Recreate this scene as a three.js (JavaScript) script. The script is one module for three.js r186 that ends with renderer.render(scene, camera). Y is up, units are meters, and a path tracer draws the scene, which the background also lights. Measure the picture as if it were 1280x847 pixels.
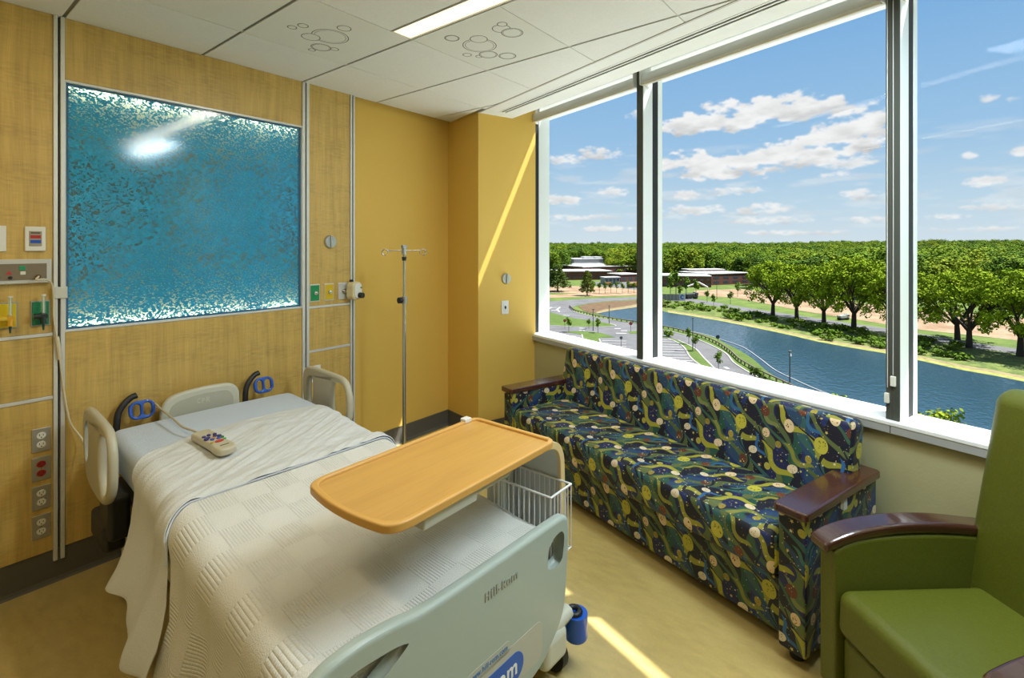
import * as THREE from 'three';
import { RoundedBoxGeometry } from 'three/addons/geometries/RoundedBoxGeometry.js';
import { mergeGeometries, mergeVertices, toCreasedNormals } from 'three/addons/utils/BufferGeometryUtils.js';
import { TextGeometry } from 'three/addons/geometries/TextGeometry.js';
import { FontLoader } from 'three/addons/loaders/FontLoader.js';
import { RectAreaLightUniformsLib } from 'three/addons/lights/RectAreaLightUniformsLib.js';

// ------------------------------------------------------------------ camera, sky, sun, exposure
const scene = new THREE.Scene();
const renderer = new THREE.WebGLRenderer({ antialias: true });
renderer.toneMapping = THREE.LinearToneMapping;
renderer.toneMappingExposure = 1.0;
renderer.shadowMap.enabled = true;
RectAreaLightUniformsLib.init();

const FW = 1280, FH = 847, FOC = 628.49, EYE = 1.6, HOR = 307;
const YAW = Math.atan(500 / FOC);                       // the wall direction +x lies this far to the right of the view axis
const FWD = new THREE.Vector3(Math.cos(YAW), 0, -Math.sin(YAW)), RGT = new THREE.Vector3(Math.sin(YAW), 0, Math.cos(YAW));
const camera = new THREE.PerspectiveCamera(2 * Math.atan(FH / 2 / FOC) * 180 / Math.PI, FW / FH, 0.05, 9000);
camera.position.set(0, EYE, 0);
camera.lookAt(FWD.x, EYE, FWD.z);
camera.setViewOffset(FW, FH, 0, FH / 2 - HOR, FW, FH);   // shifted lens: level camera, horizon at row 307
const GROUND = EYE - 26;                                  // street level far below this upper floor

// direction of a photograph pixel, and the point where it meets a level plane
const rayOf = (px, py) => new THREE.Vector3().copy(FWD).addScaledVector(RGT, (px - 640) / FOC).add(new THREE.Vector3(0, (HOR - py) / FOC, 0));
const atLevel = (px, py, y = GROUND) => { const r = rayOf(px, py); return r.multiplyScalar((y - EYE) / r.y).add(camera.position); };

// frame of the window wall: s along it (towards the camera side), n outwards
const WA = 107.4 * Math.PI / 180;
const WS = new THREE.Vector3(Math.cos(WA), 0, Math.sin(WA)), WN = new THREE.Vector3(Math.sin(WA), 0, -Math.cos(WA));
const SN = (s, n, y = 0) => new THREE.Vector3(0, y, 0).addScaledVector(WS, s).addScaledVector(WN, n);

// seeded random numbers and periodic value noise
function rng(seed) { let a = seed >>> 0; return () => { a = (a + 0x6d2b79f5) | 0; let t = Math.imul(a ^ (a >>> 15), 1 | a); t = (t + Math.imul(t ^ (t >>> 7), 61 | t)) ^ t; return ((t ^ (t >>> 14)) >>> 0) / 4294967296; }; }
const HASH = new Float32Array(65536); { const r = rng(77); for (let i = 0; i < 65536; i++) HASH[i] = r(); }
const hash2 = (x, y) => HASH[((x * 73 + y * 1931 + ((x * y) & 255) * 17) & 65535)];
function vnoise(x, y, px = 1 << 20, py = 1 << 20) {
  const ix = Math.floor(x), iy = Math.floor(y), fx = x - ix, fy = y - iy, u = fx * fx * (3 - 2 * fx), v = fy * fy * (3 - 2 * fy);
  const x0 = ((ix % px) + px) % px, x1 = (x0 + 1) % px, y0 = ((iy % py) + py) % py, y1 = (y0 + 1) % py;
  const a = hash2(x0, y0), b = hash2(x1, y0), c = hash2(x0, y1), d = hash2(x1, y1);
  return a + (b - a) * u + (c - a) * v + (a - b - c + d) * u * v;
}
function fbm(x, y, oct, px, py) { let s = 0, a = 0.5, t = 0; for (let i = 0; i < oct; i++) { s += a * vnoise(x, y, px, py); t += a; a *= 0.5; x *= 2; y *= 2; if (px) { px *= 2; py *= 2; } } return s / t; }
const clamp = (x, a = 0, b = 1) => Math.min(b, Math.max(a, x)), lerp = (a, b, t) => a + (b - a) * t, sstep = (a, b, x) => { const t = clamp((x - a) / (b - a)); return t * t * (3 - 2 * t); };

// the sky: clear air with fair-weather clouds; the clouds in view are placed by their directions
{
  const W = 4096, H = 2048, data = new Float32Array(W * H * 4);
  const blobs = [[980, 138, 78, 22], [925, 150, 62, 20], [1022, 130, 40, 13], [868, 156, 46, 15], [905, 136, 34, 13],
    [1062, 168, 62, 28], [1000, 193, 74, 25], [940, 206, 62, 20], [888, 214, 52, 16], [1092, 150, 34, 20], [856, 203, 40, 16], [1058, 205, 40, 9],
    [806, 145, 24, 8], [708, 200, 24, 7], [752, 192, 26, 8], [735, 187, 12, 5], [706, 250, 28, 8], [764, 240, 22, 6], [858, 245, 28, 8], [903, 240, 30, 6], [955, 262, 34, 8], [1075, 244, 32, 8], [940, 237, 17, 4], [1045, 218, 24, 4],
    [866, 263, 44, 7], [960, 276, 54, 6], [1000, 291, 64, 4], [722, 272, 44, 5], [762, 286, 34, 4], [1236, 123, 15, 5], [1267, 123, 11, 4], [1210, 195, 10, 5], [1242, 226, 36, 10], [1284, 187, 24, 10], [1250, 258, 48, 7], [1182, 271, 28, 4], [1330, 160, 40, 14], [1390, 230, 50, 12], [1090, 275, 40, 5], [1215, 287, 60, 4]]
    .map(([px, py, rx, ry]) => { const d = rayOf(px, py), e = rayOf(px + rx, py), g = rayOf(px, py - ry), h = Math.hypot(d.x, d.z); return { az: Math.atan2(d.z, d.x), el: Math.atan2(d.y, h), ra: Math.abs(Math.atan2(e.z, e.x) - Math.atan2(d.z, d.x)), re: Math.atan2(g.y, Math.hypot(g.x, g.z)) - Math.atan2(d.y, h) }; });
  const azMin = Math.min(...blobs.map((b) => b.az - b.ra)), azMax = Math.max(...blobs.map((b) => b.az + b.ra));
  const stops = [[0, 0.66, 0.76, 0.83], [4, 0.52, 0.69, 0.82], [10, 0.34, 0.56, 0.80], [22, 0.20, 0.43, 0.75], [45, 0.13, 0.33, 0.65], [90, 0.09, 0.26, 0.56]];
  for (let row = 0; row < H; row++) {
    const up = ((row + 0.5) / H - 0.5) * Math.PI, deg = Math.max(0, up * 180 / Math.PI);
    let k = 0; while (k < stops.length - 2 && deg > stops[k + 1][0]) k++;
    const t = clamp((deg - stops[k][0]) / (stops[k + 1][0] - stops[k][0])), base = [1, 2, 3].map((c) => lerp(stops[k][c], stops[k + 1][c], t));
    for (let col = 0; col < W; col++) {
      const o = (row * W + col) * 4, az = ((col + 0.5) / W - 0.5) * 2 * Math.PI;
      if (up < 0) { data[o] = 0.12; data[o + 1] = 0.16; data[o + 2] = 0.08; data[o + 3] = 1; continue; }
      let dens = 0, low = 0;
      if (az > azMin - 0.05 && az < azMax + 0.05 && up < 0.62) {
        let m = -1, small = 0;
        for (const b of blobs) { const x = (az - b.az) / b.ra, y = (up - b.el) / b.re; if (x > 1.7 || x < -1.7 || y > 1.8 || y < -1.8) continue; const q = 1 - (x * x + (y < 0 ? 1.5 : 1) * y * y); if (q > m) { m = q; low = y; small = 1 - sstep(0.008, 0.016, b.re); } }
        if (m > -1.6) { const f = fbm(az * 42, up * 78, 5); const f2 = fbm(az * 120, up * 260, 4); dens = sstep(0.0 - 0.25 * small, 0.5 + 0.45 * small, m * 0.85 + (f - 0.5) * (2.3 - 0.6 * small) + (f2 - 0.5) * (0.5 + 1.3 * small)) * (1 - 0.18 * small); }
      } else if (up > 0.02 && up < 1.45) {
        const cx = Math.cos(az) / Math.tan(up + 0.03), cz = Math.sin(az) / Math.tan(up + 0.03), f = fbm(cx * 2.2 + 40, cz * 2.2 + 40, 5);
        dens = sstep(0.56, 0.7, f); low = (0.62 - f) * 4;
      }
      const wisp = 0.35 * sstep(0.5, 0.75, fbm(az * 16 + 9, up * 90 + 5, 4)) * sstep(0.01, 0.05, up) * (1 - sstep(0.12, 0.22, up));
      dens = Math.max(dens, wisp);
      const lit = 0.97 - 0.42 * clamp(0.55 - low * 0.55) * sstep(0.25, 0.8, fbm(az * 34 + 3, up * 90, 4)), cl = [lit, lit * 0.985, lit * 0.97];
      for (let c = 0; c < 3; c++) data[o + c] = lerp(base[c], cl[c], dens * 0.93);
      data[o + 3] = 1;
    }
  }
  const sky = new THREE.DataTexture(data, W, H, THREE.RGBAFormat, THREE.FloatType);
  sky.mapping = THREE.EquirectangularReflectionMapping; sky.magFilter = THREE.LinearFilter; sky.needsUpdate = true;
  scene.background = sky; 
}
const sun = new THREE.DirectionalLight(new THREE.Color(1, 0.97, 0.92), 13);
{ const d = SN(0.6, 1, 2.15).normalize(); sun.position.copy(d.multiplyScalar(60)); sun.target.position.set(0, 0, 0); }
sun.castShadow = true; sun.shadow.mapSize.set(4096, 4096);
Object.assign(sun.shadow.camera, { left: -12, right: 12, top: 12, bottom: -12, near: 1, far: 140 });
scene.add(sun, sun.target);

// ------------------------------------------------------------------ building helpers
const names = {};
function numbered(name) { const k = names[name] = (names[name] ?? -1) + 1; return k ? `${name}_${String(k).padStart(3, '0')}` : name; }
function mark(o, label, category, group, kind) { if (label) o.userData.label = label; if (category) o.userData.category = category; if (group) o.userData.group = group; if (kind) o.userData.kind = kind; return o; }
function thing(name, label, category, pos = [0, 0, 0], turn = 0, group) {
  const o = new THREE.Group(); o.name = numbered(name); o.position.set(...pos); o.rotation.y = turn; scene.add(o); return mark(o, label, category, group);
}
function part(parent, name, geo, mat, label) {
  const g = Array.isArray(geo) ? merged(geo) : geo, m = new THREE.Mesh(g, mat); m.name = name; m.castShadow = m.receiveShadow = true; parent.add(m); if (label) m.userData.label = label; return m;
}
function solo(name, label, category, geo, mat, group) { const m = part(scene, numbered(name), geo, mat); return mark(m, label, category, group); }
function struct(name, label) { const o = new THREE.Group(); o.name = name; o.userData.kind = 'structure'; if (label) o.userData.label = label; scene.add(o); return o; }
function merged(list) { const l = list.map((g) => { const h = g.index ? g.toNonIndexed() : g; for (const k of Object.keys(h.attributes)) if (!['position', 'normal', 'uv'].includes(k)) h.deleteAttribute(k); return h; }); return mergeGeometries(l); }
function uvm(geo) {                                       // texture coordinates in metres, by the way each face points
  const g = geo.index ? geo.toNonIndexed() : geo, p = g.attributes.position, uv = new Float32Array(p.count * 2), a = new THREE.Vector3(), b = new THREE.Vector3(), c = new THREE.Vector3();
  for (let i = 0; i < p.count; i += 3) {
    a.fromBufferAttribute(p, i); b.fromBufferAttribute(p, i + 1).sub(a); c.fromBufferAttribute(p, i + 2).sub(a); b.cross(c);
    const x = Math.abs(b.x), y = Math.abs(b.y), z = Math.abs(b.z), ax = x > y && x > z ? 0 : y >= z ? 1 : 2;
    for (let k = i; k < i + 3; k++) { uv[k * 2] = ax === 0 ? p.getZ(k) : p.getX(k); uv[k * 2 + 1] = ax === 1 ? p.getZ(k) : p.getY(k); }
  }
  g.setAttribute('uv', new THREE.BufferAttribute(uv, 2)); return g;
}
// a box from corner to corner, its edges rounded by r
function bx(x0, x1, y0, y1, z0, z1, r = 0) {
  const w = x1 - x0, h = y1 - y0, d = z1 - z0, q = Math.min(r, w / 2.01, h / 2.01, d / 2.01);
  const g = r > 0 ? new RoundedBoxGeometry(w, h, d, 3, q) : new THREE.BoxGeometry(w, h, d);
  return uvm(g.translate((x0 + x1) / 2, (y0 + y1) / 2, (z0 + z1) / 2));
}
const cyl = (r0, r1, h, x = 0, y = 0, z = 0, seg = 24) => new THREE.CylinderGeometry(r1, r0, h, seg).translate(x, y + h / 2, z);
const V = (x, y, z) => new THREE.Vector3(x, y, z);
function tube(pts, r, seg = 0, rad = 8, closed = false, curve) { const c = curve === 'line' ? polyCurve(pts) : new THREE.CatmullRomCurve3(pts.map((p) => (p.isVector3 ? p : V(...p))), closed, 'centripetal'); return new THREE.TubeGeometry(c, seg || pts.length * 8, r, rad, closed); }
function bar(a, b, r, r2 = r, seg = 8) { a = a.isVector3 ? a : V(...a); b = b.isVector3 ? b : V(...b); const d = b.clone().sub(a), g = new THREE.CylinderGeometry(r2, r, d.length(), seg); g.translate(0, d.length() / 2, 0); g.applyQuaternion(new THREE.Quaternion().setFromUnitVectors(V(0, 1, 0), d.normalize())); return g.translate(a.x, a.y, a.z); }
function shapeOf(pts) { const s = new THREE.Shape(); pts.forEach(([x, y], i) => (i ? s.lineTo(x, y) : s.moveTo(x, y))); s.closePath(); return s; }
function smoothShape(pts, cls = THREE.Shape, n = 6) { const c = new THREE.SplineCurve([...pts, pts[0]].map(([x, y]) => new THREE.Vector2(x, y))), s = new cls(); c.getPoints(pts.length * n).forEach((p, i) => (i ? s.lineTo(p.x, p.y) : s.moveTo(p.x, p.y))); return s; }
function roundRect(x0, x1, y0, y1, r, cls = THREE.Shape) { const s = new cls(); s.moveTo(x0 + r, y0); s.lineTo(x1 - r, y0); s.absarc(x1 - r, y0 + r, r, -Math.PI / 2, 0); s.lineTo(x1, y1 - r); s.absarc(x1 - r, y1 - r, r, 0, Math.PI / 2); s.lineTo(x0 + r, y1); s.absarc(x0 + r, y1 - r, r, Math.PI / 2, Math.PI); s.lineTo(x0, y0 + r); s.absarc(x0 + r, y0 + r, r, Math.PI, Math.PI * 1.5); return s; }
const extr = (shape, depth, bevel = 0, seg = 3, curve = 10) => new THREE.ExtrudeGeometry(shape, { depth: depth - 2 * bevel, bevelEnabled: bevel > 0, bevelSize: bevel, bevelOffset: -bevel, bevelThickness: bevel, bevelSegments: seg, curveSegments: curve }).translate(0, 0, bevel);
// a grid of points (i across, j along) as a smooth sheet, or a sheet with thickness
function gridGeo(nu, nv, f, thick = 0) {
  const P = [], UV = [], idx = [], N = (nu + 1) * (nv + 1);
  for (let j = 0; j <= nv; j++) for (let i = 0; i <= nu; i++) { const [x, y, z, u, v] = f(i / nu, j / nv); P.push(x, y, z); UV.push(u ?? i / nu, v ?? j / nv); }
  const at = (i, j) => j * (nu + 1) + i;
  for (let j = 0; j < nv; j++) for (let i = 0; i < nu; i++) idx.push(at(i, j), at(i, j + 1), at(i + 1, j), at(i + 1, j), at(i, j + 1), at(i + 1, j + 1));
  let g = new THREE.BufferGeometry(); g.setAttribute('position', new THREE.Float32BufferAttribute(P, 3)); g.setAttribute('uv', new THREE.Float32BufferAttribute(UV, 2)); g.setIndex(idx); g.computeVertexNormals();
  if (!thick) return g;
  const n = g.attributes.normal.array, P2 = P.map((p, i) => p - n[i] * thick), top = idx.slice();
  for (let i = 0; i < top.length; i += 3) idx.push(top[i] + N, top[i + 2] + N, top[i + 1] + N);
  const rim = []; for (let i = 0; i <= nu; i++) rim.push(at(i, 0)); for (let j = 1; j <= nv; j++) rim.push(at(nu, j)); for (let i = nu - 1; i >= 0; i--) rim.push(at(i, nv)); for (let j = nv - 1; j > 0; j--) rim.push(at(0, j));
  for (let k = 0; k < rim.length; k++) { const a = rim[k], b = rim[(k + 1) % rim.length]; idx.push(a, b, a + N, b, b + N, a + N); }
  g = new THREE.BufferGeometry(); g.setAttribute('position', new THREE.Float32BufferAttribute(P.concat(P2), 3)); g.setAttribute('uv', new THREE.Float32BufferAttribute(UV.concat(UV), 2)); g.setIndex(idx); g.computeVertexNormals(); return g;
}

// ------------------------------------------------------------------ materials
function tex(w, h, f, srgb = false) {
  const d = new Uint8Array(w * h * 4); for (let y = 0; y < h; y++) for (let x = 0; x < w; x++) { const c = f(x / w, y / h, x, y), o = (y * w + x) * 4; d[o] = clamp(c[0] * 255, 0, 255); d[o + 1] = clamp(c[1] * 255, 0, 255); d[o + 2] = clamp(c[2] * 255, 0, 255); d[o + 3] = 255; }
  const t = new THREE.DataTexture(d, w, h); t.wrapS = t.wrapT = THREE.RepeatWrapping; t.magFilter = THREE.LinearFilter; if (srgb) t.colorSpace = THREE.SRGBColorSpace; t.needsUpdate = true; return t;
}
function canvasTex(w, h, draw, repeat = true) { const c = document.createElement('canvas'); c.width = w; c.height = h; draw(c.getContext('2d'), w, h); const t = new THREE.CanvasTexture(c); t.colorSpace = THREE.SRGBColorSpace; if (repeat) t.wrapS = t.wrapT = THREE.RepeatWrapping; t.magFilter = THREE.LinearFilter; return t; }
const sized = (t, mx, my = mx) => { t.repeat.set(1 / mx, 1 / my); return t; };
const lin = (r, g, b) => new THREE.Color().setRGB(r, g, b);
const M = (r, g, b, roughness = 0.6, extra = {}) => new THREE.MeshStandardMaterial({ color: lin(r, g, b), roughness, ...extra });
const MP = (r, g, b, roughness = 0.6, extra = {}) => new THREE.MeshPhysicalMaterial({ color: lin(r, g, b), roughness, ...extra });
const grey = (v) => [v, v, v];

const woodTex = sized(tex(1024, 1024, (u, v) => {
  const w = vnoise(u * 8, v * 4, 8, 4) * 0.012, fine = vnoise((u + w) * 420, v * 14, 420, 14), mid = fbm((u + w) * 60, v * 4, 3, 60, 4), cross = vnoise(u * 40, v * 190, 40, 190) * vnoise(u * 10, v * 22, 10, 22);
  const s = 0.80 + 0.12 * (fine - 0.5) + 0.26 * (mid - 0.5) - 0.2 * (cross - 0.25); return [s, s * (0.965 + 0.03 * mid), s * (0.90 + 0.1 * mid)];
}), 1.2, 1.2);
const tableTex = sized(tex(1024, 512, (u, v) => {
  const w = fbm(u * 3, v * 6, 3, 3, 6) * 0.09, m = fbm(u * 3, (v + w) * 22, 4, 3, 22), fine = vnoise(u * 20, v * 240, 20, 240), s = 0.86 + 0.2 * (m - 0.5) + 0.05 * (fine - 0.5); return [s, s * (0.95 + 0.04 * m), s * (0.88 + 0.1 * m)];
}), 0.9, 0.45);
const paintTex = sized(tex(256, 256, (u, v) => grey(0.5 + 0.5 * (fbm(u * 64, v * 64, 3, 64, 64) - 0.5))), 0.4);
const floorTex = sized(tex(1024, 1024, (u, v) => { const a = fbm(u * 6, v * 6, 5, 6, 6), b = fbm(u * 70, v * 24, 3, 70, 24), c = vnoise(u * 256, v * 256, 256, 256), s = 0.86 + 0.22 * (a - 0.5) + 0.2 * (b - 0.5) + 0.06 * (c - 0.5); return [s, s * 0.985, s * (0.93 + 0.08 * a)]; }), 1.6);
const tileTex = sized(tex(512, 512, (u, v) => { const s = 0.95 + 0.06 * (vnoise(u * 200, v * 200, 200, 200) - 0.5) + 0.04 * (fbm(u * 40, v * 40, 3, 40, 40) - 0.5); return grey(s); }), 0.6096);

const wood = MP(0.69, 0.475, 0.135, 0.42, { map: woodTex, clearcoat: 0.25, clearcoatRoughness: 0.35 });
const ochre = M(0.70, 0.455, 0.09, 0.62, { bumpMap: paintTex, bumpScale: 0.0006 });
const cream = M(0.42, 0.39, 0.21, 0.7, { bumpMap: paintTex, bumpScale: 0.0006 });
const whitePaint = M(0.80, 0.83, 0.80, 0.7, { bumpMap: paintTex, bumpScale: 0.0004 });
const floorMat = MP(0.56, 0.43, 0.16, 0.32, { map: floorTex, clearcoat: 0.3, clearcoatRoughness: 0.25 });
const baseMat = M(0.10, 0.094, 0.08, 0.5);
const tileMat = M(0.83, 0.86, 0.83, 0.9, { map: tileTex });
const gridMat = M(0.20, 0.20, 0.18, 0.55);
const alu = M(0.70, 0.71, 0.70, 0.38, { metalness: 0.35 });
const frameAlu = M(0.76, 0.80, 0.80, 0.4, { metalness: 0.15 });
const darkGap = M(0.012, 0.012, 0.012, 0.9);
const black = M(0.012, 0.013, 0.016, 0.45);
const gasket = M(0.01, 0.012, 0.014, 0.7);
const steel = M(0.62, 0.62, 0.62, 0.25, { metalness: 0.95 });
const brushed = M(0.5, 0.5, 0.49, 0.38, { metalness: 0.85 });
const whitePlastic = M(0.74, 0.74, 0.72, 0.42);
const glassPane = MP(0.98, 0.99, 0.985, 0, { transmission: 1, thickness: 0, ior: 1.12 });

// ------------------------------------------------------------------ the room
const CEIL = 2.70, HZ = -3.2, PZ = -3.26, BACKZ = 1.9, LEFTX = -1.7;
const K1 = V(3.175, 0, PZ), K2 = SN(-3.6, 2.10), WALLN = 2.68, S0 = -3.6;
const SEND = -0.2;                                        // the glazing ends here, the wall goes on solid behind the recliner
const winTurn = -WA;                                      // turns local x to s, local -z to n

{ const f = struct('floor', 'beige marbled sheet vinyl floor'); part(f, 'floor_sheet', bx(LEFTX - 0.2, 4.0, -0.06, 0, -3.6, BACKZ + 0.2), floorMat); part(f, 'slab', bx(LEFTX - 0.3, 4.0, -0.35, -0.06, -3.7, BACKZ + 0.3), M(0.4, 0.4, 0.38, 0.9)); }

// head wall: wood panels between aluminium channels, a lit panel in the middle bay
const headWall = struct('wall_head', 'honey maple panelled head wall with aluminium channels');
part(headWall, 'wall_core', bx(LEFTX - 0.2, 2.166, -0.06, 3.0, -3.6, -3.32), whitePaint);
const panel = (x0, x1, y0, y1) => part(headWall, 'panel', bx(x0 + 0.001, x1 - 0.001, y0 + 0.001, y1 - 0.001, HZ - 0.03, HZ, 0.0015), wood);
const yT = 1.18, yT2 = 0.88, BT = 0.153;                   // the two rails and the top of the base
for (const [x0, x1] of [[LEFTX, -0.72], [-0.72, 0.513]]) { panel(x0, x1, yT + 0.008, CEIL); panel(x0, x1, yT2 + 0.008, yT - 0.008); panel(x0, x1, BT, yT2 - 0.008); }
panel(0.555, 1.761, 2.402, CEIL); panel(0.555, 1.761, BT, 1.182);
panel(1.81, 2.129, yT + 0.008, CEIL); panel(1.81, 2.129, yT2 + 0.008, yT - 0.008); panel(1.81, 2.129, BT, yT2 - 0.008);
for (const [x0, x1] of [[LEFTX, 0.513], [1.81, 2.129]]) for (const y of [yT, yT2]) part(headWall, 'rail', bx(x0, x1, y - 0.008, y + 0.008, HZ - 0.03, HZ + 0.004, 0.002), alu);
for (const [x0, x1] of [[0.513, 0.555], [1.761, 1.81], [2.129, 2.166]]) {
  const c = (x0 + x1) / 2, w = (x1 - x0) / 2;
  part(headWall, 'channel', [bx(x0, c - 0.005, 0.1, CEIL, HZ - 0.04, HZ + 0.008, 0.002), bx(c + 0.005, x1, 0.1, CEIL, HZ - 0.04, HZ + 0.008, 0.002)], alu);
  part(headWall, 'channel_slot', bx(c - 0.005, c + 0.005, 0.1, CEIL, HZ - 0.05, HZ - 0.022), M(0.09, 0.085, 0.075, 0.7));
}
part(headWall, 'light_box', [bx(0.545, 1.77, 1.17, 2.41, -3.285, -3.278), bx(0.545, 1.77, 2.403, 2.41, -3.318, HZ - 0.032), bx(0.545, 1.77, 1.17, 1.177, -3.318, HZ - 0.032), bx(0.545, 0.553, 1.177, 2.403, -3.318, HZ - 0.032), bx(1.762, 1.77, 1.177, 2.403, -3.318, HZ - 0.032)], M(0.012, 0.07, 0.11, 0.8));
// painted wall right of the panels, the short return and the wing beside the window
const prism = (pts, y0, y1) => uvm(extr(shapeOf(pts.map(([x, z]) => [x, -z])), y1 - y0).rotateX(-Math.PI / 2).translate(0, y0, 0));
const Wall = (name, pts, mat, label, y0 = -0.06, y1 = 3.0) => { const w = struct(name, label); part(w, 'wall_board', prism(pts, y0, y1), mat); return w; };
const xz = (v) => [v.x, v.z];
const wallPainted = Wall('wall_painted', [[2.166, PZ], [2.166, -3.6], [K1.x + 0.25, -3.6], [K1.x + 0.25, PZ - 0.05], xz(K1)], ochre, 'plain ochre painted wall behind the drip stand');
const k3 = SN(S0, 2.69), k2b = SN(S0 - 0.3, 2.69);
const wallWing = Wall('wall_wing', [xz(K1), [K1.x + 0.25, PZ - 0.05], xz(k2b), xz(k3), xz(K2)], ochre, 'ochre wing wall beside the window');
Wall('wall_left', [[LEFTX, BACKZ + 0.2], [LEFTX - 0.2, BACKZ + 0.2], [LEFTX - 0.2, -3.32], [LEFTX, -3.32]], M(0.6, 0.5, 0.28, 0.7), 'plain cream wall');
const backX = (WALLN - WN.z * BACKZ) / WN.x;
Wall('wall_back', [[LEFTX, BACKZ], [backX + 0.2, BACKZ], [backX + 0.2, BACKZ + 0.2], [LEFTX, BACKZ + 0.2]], M(0.6, 0.5, 0.28, 0.7), 'plain cream wall');
// the window wall: a knee wall, a solid stretch past the glazing
const SMAX = SN(0, 0).x + 1.55;
const knee = struct('wall_window', 'cream knee wall under the windows');
const inWin = (o) => { o.rotation.y = winTurn; return o; };
inWin(knee);
part(knee, 'wall_board', bx(S0 - 0.06, SMAX, -0.06, 0.765, -2.80, -WALLN), cream);
part(knee, 'wall_board', bx(SEND + 0.055, SMAX, 0.765, 3.0, -2.80, -WALLN), cream);
part(knee, 'spandrel', bx(S0 - 0.4, SMAX, -2.2, 0.76, -2.88, -2.80), M(0.45, 0.47, 0.48, 0.5));
part(knee, 'spandrel', bx(SEND + 0.055, SMAX, 0.76, 3.3, -2.88, -2.80), M(0.45, 0.47, 0.48, 0.5));

// baseboards: grey coved rubber
const baseBoard = (name, a, b, h = BT) => {
  const d = b.clone().sub(a), L = d.length(), o = struct(name, 'dark grey coved rubber base'); o.position.copy(a); o.rotation.y = Math.atan2(-d.z, d.x);
  const sh = shapeOf([[0, 0], [0, h], [0.006, h], [0.008, 0.02], [0.014, 0.006], [0.024, 0]]); part(o, 'cove_base', uvm(extr(sh, L).rotateY(-Math.PI / 2).translate(L, 0, 0)), baseMat);
  part(o, 'top_strip', bx(0, L, h, h + 0.004, -0.002, 0.008), M(0.16, 0.13, 0.07, 0.5)); return o;
};
baseBoard('baseboard_head', V(LEFTX, 0, HZ - 0.012), V(2.166, 0, HZ - 0.012));
baseBoard('baseboard_painted', V(2.166, 0, PZ), K1.clone(), 0.13);
baseBoard('baseboard_return', K1.clone(), K2.clone(), 0.13);
baseBoard('baseboard_wing', K2.clone(), SN(S0, WALLN), 0.13);
baseBoard('baseboard_window', SN(S0, WALLN), SN(SMAX, WALLN), 0.1);

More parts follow.
